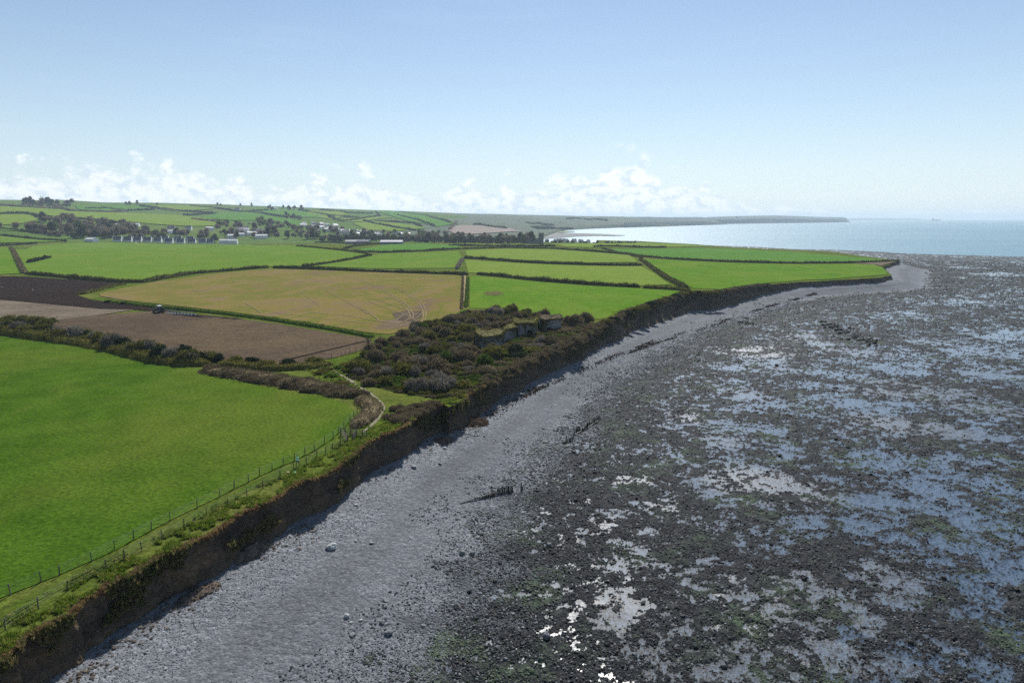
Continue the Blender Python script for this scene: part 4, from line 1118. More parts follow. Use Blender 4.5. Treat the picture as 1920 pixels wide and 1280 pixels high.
def put_tree(kind, x, y, s, label, group):
    tr, cr = random.choice(TREES[kind]); z = zt1(x, y)
    t = empty('tree', (x, y, z - 0.2), random.random() * 6.28, label, 'tree', group)
    sx = s * random.uniform(0.85, 1.15); t.scale = (sx, sx, s * random.uniform(0.85, 1.15))
    for nm, me in (('trunk', tr), ('crown', cr)):
        o = bpy.data.objects.new(nm, me); COL.objects.link(o); o.parent = t
    NTREE[0] += 1
def tree_cluster(kinds, n, poly, s, label, group):
    xs = [p[0] for p in poly]; ys = [p[1] for p in poly]; c = 0; tr = 0
    while c < n and tr < n * 40:
        tr += 1
        a = random.uniform(min(xs), max(xs)); b = random.uniform(min(ys), max(ys))
        if not inpoly(np.array([a]), np.array([b]), poly)[0]: continue
        x, y, z = on_land(a, b); k = random.choice(kinds); c += 1
        kk = {'bare': 'leafless brown', 'green': 'fresh green', 'dark': 'dark evergreen'}[k]
        put_tree(k, x, y, s * random.uniform(0.75, 1.2), '%s tree %s' % (kk, label), '%s trees %s' % (kk, group))
BD = ['bare'] * 3 + ['green'] + ['dark']
tree_cluster(BD, 58, [(600,452),(700,449),(800,456),(900,456.5),(1000,457),(1000,453),(900,452),(820,451),(720,448),(600,447)], 1.39, 'in the dark belt between the barns and the church', 'in the belt before the church')
tree_cluster(['dark'], 12, [(835,452),(1000,452),(1000,455),(835,455)], 1.45, 'standing tallest in the belt left of the church', 'tallest in the belt left of the church')
tree_cluster(BD, 46, [(75,432),(140,425),(240,430),(300,438),(300,447),(200,449),(120,447),(70,440)], 1.52, 'in the wood on the left slope behind the white gabled houses', 'in the wood on the left slope')
tree_cluster(['bare', 'dark', 'bare'], 16, [(75,412),(110,414),(180,418),(235,424),(200,430),(120,424),(80,420)], 1.58, 'along the upper edge of the left wood', 'along the upper edge of the left wood')
tree_cluster(['bare', 'bare', 'dark'], 14, [(0,428),(70,432),(110,440),(70,437),(0,426)], 1.32, 'in the far row at the left edge of the slope', 'in the row at the left edge')
tree_cluster(BD, 34, [(300,440),(400,436),(520,440),(600,446),(600,450),(480,448),(380,449),(300,446)], 1.39, 'among the nearer village houses', 'among the nearer village houses')
tree_cluster(['bare', 'bare', 'green'], 26, [(405,420),(470,414),(520,418),(560,428),(620,432),(600,438),(480,432),(410,428)], 1.52, 'in the wood above the village', 'in the wood above the village')
tree_cluster(['bare', 'green'], 24, [(620,432),(700,436),(780,436),(840,436),(830,444),(700,444),(620,442)], 1.32, 'round the far row of white houses', 'round the far white houses')
tree_cluster(['bare', 'dark'], 15, [(20,381.8),(60,380.6),(110,379.6),(145,381.5),(130,386),(60,386)], 1.98, 'in the hilltop wood on the left skyline', 'in the hilltop wood')
tree_cluster(['dark', 'bare'], 10, [(500,390),(560,392),(575,396),(510,396)], 1.85, 'in the plantation near the ridge', 'in the plantation near the ridge')
tree_cluster(['dark'], 8, [(150,383.8),(300,383.8),(420,385.8),(600,391.4),(600,392),(420,386.6),(150,384.6)], 1.19, 'standing singly on the skyline', 'single trees on the skyline')
tree_cluster(['bare', 'dark'], 8, [(532,406),(560,410),(580,414),(540,412)], 1.45, 'in the copse by the slope farm', 'in the copse by the slope farm')
x, y, z = on_land(403, 456); put_tree('dark', x, y, 1.5, 'large very dark evergreen tree right of the gabled houses', None)
x, y, z = on_land(123, 455); put_tree('green', x, y, 0.8, 'lone round green tree at the end of the left hedge', None)
for o in COL.objects:
    if 'group' in o and not o['group']: del o['group']

# ------------------------------------------------------------------ mesh helpers for built things
class MB:
    def __init__(s): s.v = []; s.f = []
    def box(s, c, d, rz=0.0, taper=1.0):
        o = len(s.v); cr, sr = math.cos(rz), math.sin(rz)
        for z, k in ((-1, 1.0), (1, taper)):
            for a, b in ((-1, -1), (1, -1), (1, 1), (-1, 1)):
                x, y = a * d[0] / 2 * k, b * d[1] / 2 * k
                s.v.append((c[0] + x * cr - y * sr, c[1] + x * sr + y * cr, c[2] + z * d[2] / 2))
        s.f += [tuple(o + i for i in q) for q in ((3, 2, 1, 0), (4, 5, 6, 7), (0, 1, 5, 4), (1, 2, 6, 5), (2, 3, 7, 6), (3, 0, 4, 7))]
        return s
    def bar(s, p, q, r, n=6, r2=None):
        p = Vector(p); q = Vector(q); d = (q - p).normalized(); a = d.orthogonal().normalized(); b = d.cross(a); o = len(s.v)
        r2 = r if r2 is None else r2
        for c, rr in ((p, r), (q, r2)):
            for k in range(n):
                t = 2 * math.pi * k / n; s.v.append(tuple(c + (a * math.cos(t) + b * math.sin(t)) * rr))
        s.f += [(o + k, o + (k + 1) % n, o + n + (k + 1) % n, o + n + k) for k in range(n)]
        s.f += [tuple(o + k for k in range(n - 1, -1, -1)), tuple(o + n + k for k in range(n))]
        return s
    def prism(s, prof, y0, y1):
        """profile in x,z pushed along y"""
        o = len(s.v); n = len(prof)
        for y in (y0, y1):
            for x, z in prof: s.v.append((x, y, z))
        s.f += [(o + k, o + (k + 1) % n, o + n + (k + 1) % n, o + n + k) for k in range(n)]
        s.f += [tuple(o + k for k in range(n - 1, -1, -1)), tuple(o + n + k for k in range(n))]
        return s
    def build(s, name, m, parent=None, loc=None):
        ob = mesh_obj(name, s.v, s.f, m, parent)
        bm = bmesh.new(); bm.from_mesh(ob.data); bmesh.ops.recalc_face_normals(bm, faces=bm.faces[:]); bm.to_mesh(ob.data); bm.free()
        if loc: ob.location = loc
        return ob

M['white_wall'] = plain('white_render', (0.78, 0.78, 0.76), 0.8, 0.06, 0.8)
M['cream_wall'] = plain('cream_render', (0.66, 0.62, 0.52), 0.8, 0.08, 0.8)
M['slate'] = plain('roof_slate', (0.105, 0.098, 0.115), 0.42, 0.2, 1.5, 0.5)
M['pale_roof'] = plain('pale_roof_and_glint', (0.58, 0.55, 0.54), 0.38, 0.1, 0.6, 0.4)
M['glass'] = plain('window_glass', (0.03, 0.035, 0.04), 0.12, 0.1, 1.0, 0.6)
M['stone_dark'] = plain('church_stone', (0.13, 0.125, 0.12), 0.9, 0.3, 0.8)
M['steel'] = plain('barn_steel', (0.19, 0.20, 0.20), 0.6, 0.15, 0.5)
M['timber'] = plain('weathered_timber', (0.10, 0.085, 0.068), 0.9, 0.35, 5.0)
M['timber_wet'] = plain('wet_black_timber', (0.022, 0.019, 0.016), 0.6, 0.35, 5.0, 0.4)
M['timber_pale'] = plain('grey_timber', (0.15, 0.13, 0.10), 0.9, 0.3, 6.0)
M['wire'] = plain('fence_wire', (0.28, 0.28, 0.27), 0.5, 0.1, 5.0, 0.5, 0.6)
M['rubber'] = plain('tyre_rubber', (0.018, 0.018, 0.02), 0.85, 0.2, 5.0)
M['tractor_green'] = plain('tractor_paint', (0.012, 0.045, 0.035), 0.35, 0.1, 2.0, 0.5)
M['tractor_white'] = plain('roof_paint', (0.75, 0.76, 0.76), 0.4, 0.05, 2.0, 0.5)
M['bright_steel'] = plain('polished_mouldboard', (0.72, 0.72, 0.72), 0.35, 0.1, 3.0, 0.5, 0.5)
M['kiln_stone'] = plain('kiln_masonry', (0.20, 0.198, 0.195), 0.95, 0.6, 1.1, 0.05, 0, 1.0)
M['kiln_dark'] = plain('draw_tunnel_dark', (0.05, 0.046, 0.042), 0.95, 0.3, 1.5, 0.2)  # inside of the draw tunnels, darker than the wall masonry

# limekilns ---------------------------------------------------------------
def limekiln(k, label, height, arches, pot, turf):
    fr, ring = kilns_w[k]
    cx = sum(p[0] for p in fr) / len(fr); cy = sum(p[1] for p in fr) / len(fr); z0 = zt1(cx, cy) - 0.5
    root = empty('limekiln', (cx, cy, z0), 0, label, 'limekiln', 'row of ruined limekilns in the thicket')
    H = height + 0.5
    loc = [(x - cx, y - cy) for x, y in ring]; nf = len(fr)
    # masonry walls: front faces divided so that the drawing arches are real openings
    mb = MB(); dk = MB()
    for i in range(len(loc)):
        a, b = loc[i], loc[(i + 1) % len(loc)]
        L = math.hypot(b[0] - a[0], b[1] - a[1]); ux, uy = (b[0] - a[0]) / L, (b[1] - a[1]) / L; nx, ny = -uy, ux   # inward
        segs = [(0, L, None)]
        ar = [q for q in arches if q[0] == i] if i < nf - 1 else []
        if ar:
            _, t, w, h = ar[0]; c = t * L; segs = [(0, c - w / 2, None), (c - w / 2, c + w / 2, h), (c + w / 2, L, None)]
        for s0, s1, hole in segs:
            n = max(1, int((s1 - s0) / 1.1)); m = 5
            for u in range(n):
                for v in range(m):
                    za, zb_ = H * v / m, H * (v + 1) / m
                    if hole:
                        um = ((u + 0.5) / n - 0.5) * 2; za = max(za, hole * math.sqrt(max(0, 1 - um * um * 0.85)))
                        if zb_ <= za + 0.02: continue
                    q = []
                    for uu, zz in ((u, za), (u + 1, za), (u + 1, zb_), (u, zb_)):
                        ss = s0 + (s1 - s0) * uu / n
                        j = 0.30 * (float(vnoise(np.array([ss * 0.9 + i * 9 + k * 31]), np.array([zz * 1.1]), 5)[0]) - 0.5) * (1 if 0 < ss < L else 0)
                        lean = 0.10 * zz
                        q.append((a[0] + ux * ss + nx * (lean + j), a[1] + uy * ss + ny * (lean + j), zz))
                    o = len(mb.v); mb.v += q; mb.f.append((o, o + 1, o + 2, o + 3))
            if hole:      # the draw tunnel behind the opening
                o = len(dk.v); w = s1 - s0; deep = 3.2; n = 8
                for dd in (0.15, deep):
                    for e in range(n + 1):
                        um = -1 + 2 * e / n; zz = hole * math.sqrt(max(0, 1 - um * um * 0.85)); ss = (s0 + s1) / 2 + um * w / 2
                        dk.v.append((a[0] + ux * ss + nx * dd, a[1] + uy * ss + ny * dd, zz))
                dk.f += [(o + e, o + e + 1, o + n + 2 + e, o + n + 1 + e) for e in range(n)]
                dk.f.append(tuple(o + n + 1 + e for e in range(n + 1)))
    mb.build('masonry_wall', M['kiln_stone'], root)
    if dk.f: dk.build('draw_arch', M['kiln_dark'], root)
    # lumpy turf roof with the charging pot sunk in it
    R0 = [(x * 1.0, y * 1.0) for x, y in loc]
    ringp = resample(R0 + [R0[0]], 0.8)[:-1]
    xs = np.array([p[0] for p in ringp]); ys = np.array([p[1] for p in ringp])
    gx, gy = np.meshgrid(np.arange(xs.min(), xs.max(), 0.55), np.arange(ys.min(), ys.max(), 0.55)); gx = gx.ravel(); gy = gy.ravel()
    mk_ = inpoly(gx, gy, ringp); gx, gy = gx[mk_], gy[mk_]; d = polydist(gx, gy, ringp + [ringp[0]])[0]; gx, gy = gx[d > 0.25], gy[d > 0.25]
    pts = [Vector(p) for p in ringp] + [Vector(p) for p in zip(gx, gy)]
    res = delaunay_2d_cdt(pts, [], [list(range(len(ringp)))], 1, 1e-4)
    V = np.array([(v.x, v.y) for v in res[0]]); dr = polydist(V[:, 0], V[:, 1], ringp + [ringp[0]])[0]
    Z = H + 0.35 * sstep(0, 1.6, dr) + (fbm(V[:, 0] / 1.6, V[:, 1] / 1.6, 3, 5 + k) - 0.5) * 1.1 * sstep(0, 0.5, dr) - 0.05
    px_, py_, pr = pot
    dp = np.hypot(V[:, 0] - px_, V[:, 1] - py_); Z = Z - 1.9 * sstep(pr, pr * 0.6, dp)
    push = 0.18 * (1 - sstep(0, 0.6, dr)); cen = V.mean(0); dirv = V - cen; dirv /= np.linalg.norm(dirv, axis=1)[:, None] + 1e-9
    V2 = V - dirv * (0.2 - push[:, None] * 1.6)
    o = mesh_obj('turf_roof', np.column_stack([V2, Z]), res[2], M[turf], root, smooth=True)
    bm = bmesh.new(); bm.from_mesh(o.data)
    for f in bm.faces:
        if f.normal.z < 0: f.normal_flip()
    bm.to_mesh(o.data); bm.free()
    # turf hanging over the rim
    n = 900; q = RNG.random(n) * len(ringp); i0 = q.astype(int) % len(ringp); P0 = np.array(ringp)[i0]; P0 = P0 + RNG.normal(size=P0.shape) * 0.18
    C = np.column_stack([P0, H + 0.02 - 0.35 * RNG.random(n) ** 2])
    LV, LF = leaf_faces(C, 0.28, 0.1, 1.5)
    n2 = 1400; idx = RNG.integers(0, len(V2), n2); C2 = np.column_stack([V2[idx] + RNG.normal(size=(n2, 2)) * 0.25, Z[idx] + 0.05])
    LV2, LF2 = leaf_faces(C2, 0.20, 0.7, 1.6)
    join_parts('grass_fringe', [(LV, LF, 0), (LV2, LF2, 0)], [M['v_olive'] if turf == 'turf_olive' else M['v_bare']], root)
def ivy(k, root_i, n=1700):
    fr, ring = kilns_w[k]; roots = [o for o in COL.objects if o.name.startswith('limekiln')]; root = roots[root_i]; loc = root.location
    P = np.array([(x - loc.x, y - loc.y) for x, y in resample(fr, 0.3)]); i = RNG.integers(0, len(P), n); h = KH[k] + 0.4
    g = fbm(i / 9.0, i * 0.0 + k, 3, 71); drop = RNG.random(n) ** 1.3 * (0.25 + 3.6 * sstep(0.45, 0.68, g))
    C = np.column_stack([P[i] + RNG.normal(size=(n, 2)) * 0.12 - np.array([0.0, 0.16]), h + 0.2 - drop]); LV, LF = leaf_faces(C, 0.30, 0.1, 1.2)
    join_parts('ivy', [(LV, LF, 0)], [M['v_olive'] if k else M['v_hedge']], root)
KH = [3.6, 4.2, 3.9]
M['turf_olive'] = grass_mat('turf_olive', (0.105, 0.108, 0.042), (0.190, 0.180, 0.080), (0.24, 0.20, 0.12), 0.5, 4.0)
M['turf_brown'] = grass_mat('turf_brown', (0.140, 0.115, 0.085), (0.220, 0.185, 0.140), (0.28, 0.21, 0.17), 0.5, 4.0)
limekiln(0, 'nearest ruined limekiln with round charging pot sunk in its turf top', KH[0], [(2, 0.5, 1.6, 1.9)], (1.0, 5.5, 2.2), 'turf_olive')
limekiln(1, 'middle ruined limekiln with grassy top and arched recesses', KH[1], [(0, 0.5, 1.6, 2.0), (2, 0.5, 1.9, 2.2)], (1.0, 6.0, 1.9), 'turf_olive')
limekiln(2, 'rearmost ruined limekiln with flat brown top and small arch', KH[2], [(1, 0.5, 1.6, 1.7)], (0.5, 5.5, 1.7), 'turf_brown')

for _k in range(3): ivy(_k, _k)

# houses ---------------------------------------------------------------------
def house_parts(L, W, eave, ridge, wall, roof, chim=1, wins=True):
    """returns [(name, mesh, sub)] of a gabled house, ridge along x"""
    out = []
    def me(mb, nm, m):
        o = mb.build(nm, m); d = o.data; bpy.data.objects.remove(o); return d
    mb = MB(); prof = [(-W / 2, -1.0), (W / 2, -1.0), (W / 2, eave), (0, ridge), (-W / 2, eave)]
    mb.prism(prof, -L / 2, L / 2); mb.v = [(y, -x, z) for x, y, z in mb.v]
    out.append(('wall', me(mb, 'wall', M[wall])))
    mb = MB(); t = 0.22; s = (ridge - eave) / (W / 2); ov = 0.35
    for sg in (-1, 1):
        mb.prism([(0, ridge + t), (sg * (W / 2 + ov), eave - s * ov + t), (sg * (W / 2 + ov), eave - s * ov + 0.02), (0, ridge + 0.02)], -L / 2 + 0.12, L / 2 - 0.12)
    mb.v = [(y, -x, z) for x, y, z in mb.v]
    out.append(('roof', me(mb, 'roof', M[roof])))
    for k in range(chim):
        mb = MB(); mb.box(((L / 2 - 0.7) * (1 - 2 * k), 0, ridge + 0.35), (0.7, 0.7, 1.5)); out.append(('chimney', me(mb, 'chimney', M[wall])))
    if wins:
        for sy in (-1, 1):
            for xx in (-0.30, 0.0, 0.30):
                mb = MB(); mb.box((L * xx, sy * (W / 2 + 0.02), eave * 0.55), (1.0, 0.12, 1.1)); out.append(('window', me(mb, 'window', M['glass'])))
        mb = MB(); mb.box((-L / 2 - 0.02, 0, eave * 0.6), (0.12, 0.9, 1.1)); out.append(('window', me(mb, 'window', M['glass'])))
    return out
def gabled_parts():
    out = house_parts(12.0, 6.4, 2.8, 8.0, 'white_wall', 'slate', 1)
    for sx in (-1, 1):       # white gable walls that stand up proud of the slates
        mb = MB(); mb.prism([(-3.6, -1.0), (3.6, -1.0), (3.6, 3.0), (0, 8.9), (-3.6, 3.0)], sx * 6.0 - 0.3, sx * 6.0 + 0.3); mb.v = [(y, -x, z) for x, y, z in mb.v]
        o = mb.build('gable', M['white_wall']); out.append(('gable', o.data)); bpy.data.objects.remove(o)
    return out
HP = {'gabled': gabled_parts(), 'cottage': house_parts(10, 6.5, 4.6, 7.4, 'white_wall', 'slate', 2),
      'villa': house_parts(11, 8, 4.9, 8.2, 'cream_wall', 'slate', 1), 'white': house_parts(12, 7.5, 4.6, 6.1, 'white_wall', 'pale_roof', 1),  # pale roof colour of the white kind stands in for sun glint
      'bungalow': house_parts(14, 8.5, 3.0, 4.7, 'white_wall', 'pale_roof', 1)}
def put_house(kind, px, py, rz, label, group=None, s=1.0, sink=0.0, name='house', cat='house'):
    x, y, z = on_land(px, py)
    t = empty(name, (x, y, z - sink), rz, label, cat, group); t.scale = (s, s, s)
    for nm, me in HP[kind]:
        o = bpy.data.objects.new(nm, me); COL.objects.link(o); o.parent = t
    return t
gx = [(221, 452.5), (240, 453), (258.5, 453.2), (277, 453.5), (296, 454), (317, 455.5), (339, 456), (360, 456), (380, 456.2), (394, 456.2)]
for i, (a, b) in enumerate(gx):
    put_house('gabled', a, b, R(10), ['first', 'second', 'third', 'fourth', 'fifth', 'sixth', 'seventh', 'eighth', 'ninth', 'last'][i] + ' white gabled slate roofed house in the row, counted from the left', 'row of white gabled houses')
for i, (a, b) in enumerate([(309, 451), (334, 452), (357, 452.4)]):
    put_house('gabled', a, b, R(10), ['left', 'middle', 'right'][i] + ' one of three gabled houses behind the right half of the white row', 'gabled houses behind the row')
put_house('bungalow', 172, 453, R(-18), 'white house with pinkish roof left of the gabled row', None, 1.25)
put_house('bungalow', 253, 424, R(12), 'large white house alone on the slope above the wood', None, 1.2)
put_house('bungalow', 214, 424.5, R(5), 'low pale building among the trees left of the large white house', None, 1.1)
put_house('white', 421, 457, R(8), 'pale roofed house at the field edge right of the dark tree', 'pale roofed pair at the field edge', 1.2)
put_house('white', 437, 457.3, R(8), 'right hand pale roofed house at the field edge near the cattle', 'pale roofed pair at the field edge', 1.2)
put_house('cottage', 446, 395.5, R(10), 'white farmhouse high on the hillside', None, 1.5)
put_house('white', 515, 394, R(0), 'pale farm building on the ridge by the plantation', None, 1.6)
put_house('cottage', 594, 428, R(15), 'bright white house on the slope above the village', None, 1.6)
HC = [('among the trees of the village behind the cattle field', 'houses in the village behind the cattle field', 22, [(415,432),(480,432),(520,440),(520,448),(430,448)]),
      ('on the slope at the upper end of the village', 'houses at the upper end of the village', 24, [(560,420),(625,424),(640,436),(570,436)]),
      ('in the far part of the village above the barns', 'houses above the barns', 16, [(640,434),(705,436),(700,442),(645,442)]),
      ('in the far terrace beyond the long barn', 'houses in the far terrace', 10, [(706,440),(765,441.5),(765,443),(706,442)]),
      ('beyond the gabled row among the trees', 'houses beyond the gabled row', 8, [(300,430),(395,430),(395,441),(305,441)]),
      ('near the church and the shore', 'houses near the church', 12, [(1025,453),(1060,453),(1120,453.5),(1120,455),(1025,455)])]
for lb, grp, n, poly in HC:
    xs = [p[0] for p in poly]; ys = [p[1] for p in poly]; c = 0
    while c < n:
        a = random.uniform(min(xs), max(xs)); b = random.uniform(min(ys), max(ys))
        if not inpoly(np.array([a]), np.array([b]), poly)[0]: continue
        k = random.choice(['cottage', 'white', 'villa', 'white'] if 'church' not in lb else ['cottage', 'villa']); c += 1
        kl = {'cottage': 'white slate roofed', 'villa': 'cream slate roofed', 'white': 'white pale roofed'}[k]
        put_house(k, a, b, random.uniform(0.1, 0.75), '%s house %s' % (kl, lb), '%s %s' % (kl, grp), random.uniform(0.9, 1.25) * (0.62 if 'church' in lb else 1.0))

def barn(px, py, L, W, eave, ridge, rz, label, roof):
    x, y, z = on_land(px, py); t = empty('barn', (x, y, z), rz, label, 'barn', 'farm barns')
    for nm, me in house_parts(L, W, eave, ridge, 'steel', roof, 0, False):
        o = bpy.data.objects.new(nm, me); COL.objects.link(o); o.parent = t
    MB().box((L * 0.2, -W / 2 - 0.05, eave * 0.42), (5, 0.1, eave * 0.8)).build('door', M['timber'], t)
barn(735, 458.5, 34, 14, 4.2, 6.6, R(-2), 'long barn with pale roof on the field crest', 'pale_roof')
barn(661, 457.5, 22, 14, 4.0, 6.4, R(12), 'left farm barn with grey roof beside the tree belt', 'steel')
barn(682, 458, 20, 15, 4.5, 7.0, R(-6), 'dark roofed barn between the grey barn and the long barn', 'slate')

def church():
    x, y, z = on_land(1014.5, 457); k = math.hypot(x, y) / FPX
    t = empty('church', (x, y, z - 0.5), R(6), 'dark stone church with square tower near the shore', 'church')
    W = 8.4 * k; H = 19 * k
    tw = MB().box((0, 0, H / 2), (W, W, H)).build('tower', M['stone_dark'], t)
    pb = MB()
    for sx in (-1, 1):
        pb.box((sx * (W / 2 - 0.15), 0, H + 0.55), (0.4, W, 1.1)); pb.box((0, sx * (W / 2 - 0.15), H + 0.55), (W - 0.9, 0.4, 1.1))
    for sx in (-1, 1):
        for sy in (-1, 1): pb.box((sx * (W / 2 - 0.3), sy * (W / 2 - 0.3), H + 1.35), (0.9, 0.9, 0.7), 0, 0.5)
    pb.build('parapet', M['stone_dark'], tw)
    for a in range(4):
        w = MB().box((0, -W / 2 - 0.03, H * 0.78), (0.9, 0.12, 2.0)); o = w.build('belfry_window', M['glass'], tw); o.rotation_euler = (0, 0, a * math.pi / 2)
    L = 15 * k; nv = MB().prism([(-4.2, -1), (4.2, -1), (4.2, 5.2), (0, 9.2), (-4.2, 5.2)], -L / 2, L / 2); nv.v = [(yy, -xx, zz) for xx, yy, zz in nv.v]
    nv.build('nave', M['stone_dark'], t, (-W / 2 - L / 2 + 0.3, 0, 0))
    rf = MB()
    for sg in (-1, 1): rf.prism([(0, 9.5), (sg * 4.7, 5.0), (sg * 4.7, 4.8), (0, 9.25)], -L / 2 + 0.1, L / 2 - 0.1)
    rf.v = [(yy, -xx, zz) for xx, yy, zz in rf.v]; rf.build('roof', M['slate'], t, (-W / 2 - L / 2 + 0.3, 0, 0))
    for i in range(3): MB().box((-W / 2 - L * (0.2 + 0.28 * i), -4.23, 2.8), (1.0, 0.12, 2.2)).build('window', M['glass'], t)
    ch = MB().prism([(-3, -1), (3, -1), (3, 3.6), (0, 6.6), (-3, 3.6)], -4, 4); ch.v = [(yy, -xx, zz) for xx, yy, zz in ch.v]
    ch.build('chancel', M['stone_dark'], t, (-W / 2 - L - 3.4, 0, 0))
church()

# ------------------------------------------------------------------ coast path: fences, pen, walker
def fence(px, label, step=3.0):
    P = resample(land_line(px), step); x0, y0 = P[0]; t = empty('wire_fence', (x0, y0, zt1(x0, y0)), 0, label, 'fence', 'wire fences along the coast path')
    pm = MB().box((0, 0, 0.55), (0.10, 0.10, 1.4), 0, 0.9).build('post', M['timber'], t); me = pm.data; first = True
    tops = []
    for i, (x, y) in enumerate(P):
        z = zt1(x, y); o = pm if first else bpy.data.objects.new('post', me)
        if not first: COL.objects.link(o); o.parent = t
        first = False
        sc = random.uniform(0.9, 1.12); o.location = (x - x0, y - y0, z - zt1(x0, y0)); o.scale = (1, 1, sc)
        o.rotation_euler = (random.uniform(-.06, .06), random.uniform(-.06, .06), random.random()); tops.append((x - x0, y - y0, z - zt1(x0, y0)))
    for h in (0.35, 0.68, 1.0, 1.2):
        mb = MB()
        for a, b in zip(tops[:-1], tops[1:]): mb.bar((a[0], a[1], a[2] + h), (b[0], b[1], b[2] + h), 0.005, 3)
        mb.build('wire', M['wire'], t)
fence([(670,777),(657,790),(645,802),(625,822),(608,832),(590,845),(572,853),(552,865),(531,872),(510,882),(487,892),(466,904),(439,916),(413,931),(370,952),(319,977),(284,994),(215,1030),(172,1052),(112,1079),(77,1091),(20,1115),(-60,1150)], 'landward wire fence on wooden posts edging the near green field')
fence([(652,827),(639,836),(624,844),(611,851),(594,860),(575,872),(551,882),(526,895),(493,915),(463,932),(428,949),(387,967),(346,990),(304,1012),(266,1032),(200,1068),(127,1107),(72,1141),(10,1180),(-50,1212)], 'seaward wire fence on wooden posts along the cliff top verge')
fence([(683,657),(668,660),(655,662),(640,668),(622,672),(604,676),(590,680)], 'short wire fence at the foot of the tilled field', 2.6)

def pen():
    pts = [on_land(a, b) for a, b in ((639,816),(647.5,815.6),(658,816),(668.5,818),(680,819.5),(688,820.5))]
    x0, y0, z0 = pts[0]; t = empty('timber_pen', (x0, y0, z0), 0, 'weathered post and rail pen with gates across the coast path', 'fence')
    L = [(p[0] - x0, p[1] - y0, p[2] - z0) for p in pts]
    g = [on_land(652, 829), on_land(662, 826)]; G = [(p[0] - x0, p[1] - y0, p[2] - z0) for p in g]
    for p in L + G: MB().box((p[0], p[1], p[2] + 0.6), (0.16, 0.16, 1.6)).build('post', M['timber'], t)
    def rails(a, b, nm='rail', par=t, n=4):
        for h in np.linspace(0.25, 1.2, n): MB().bar((a[0], a[1], a[2] + h), (b[0], b[1], b[2] + h), 0.05, 4).build(nm, M['timber'], par)
    for a, b in zip(L[:-1], L[1:]): rails(a, b)
    rails(L[0], G[0])
    gt = MB().bar((G[1][0], G[1][1], G[1][2] + 0.2), (L[3][0], L[3][1], L[3][2] + 1.25), 0.04, 4).build('gate_brace', M['timber_pale'], t)
    rails(G[1], L[3], 'gate_bar', t, 5)
pen()

def skin_mesh(name, joints, edges, sub=1, mats=None, matfn=None):
    me = bpy.data.meshes.new(name); me.from_pydata([j[:3] for j in joints], edges, [])
    o = bpy.data.objects.new(name, me); COL.objects.link(o)
    o.modifiers.new('s', 'SKIN'); ss = o.modifiers.new('u', 'SUBSURF'); ss.levels = ss.render_levels = sub
    for i, j in enumerate(joints):
        rr = j[3]; me.skin_vertices[0].data[i].radius = (rr, rr) if not hasattr(rr, '__len__') else rr
    me.skin_vertices[0].data[0].use_root = True
    dg = bpy.context.evaluated_depsgraph_get(); nm = bpy.data.meshes.new_from_object(o.evaluated_get(dg))
    bpy.data.objects.remove(o); nm.name = name
    nm.materials.clear()
    for m in mats: nm.materials.append(m)
    for p in nm.polygons: p.use_smooth = True; p.material_index = matfn(p.center) if matfn else 0
    return nm

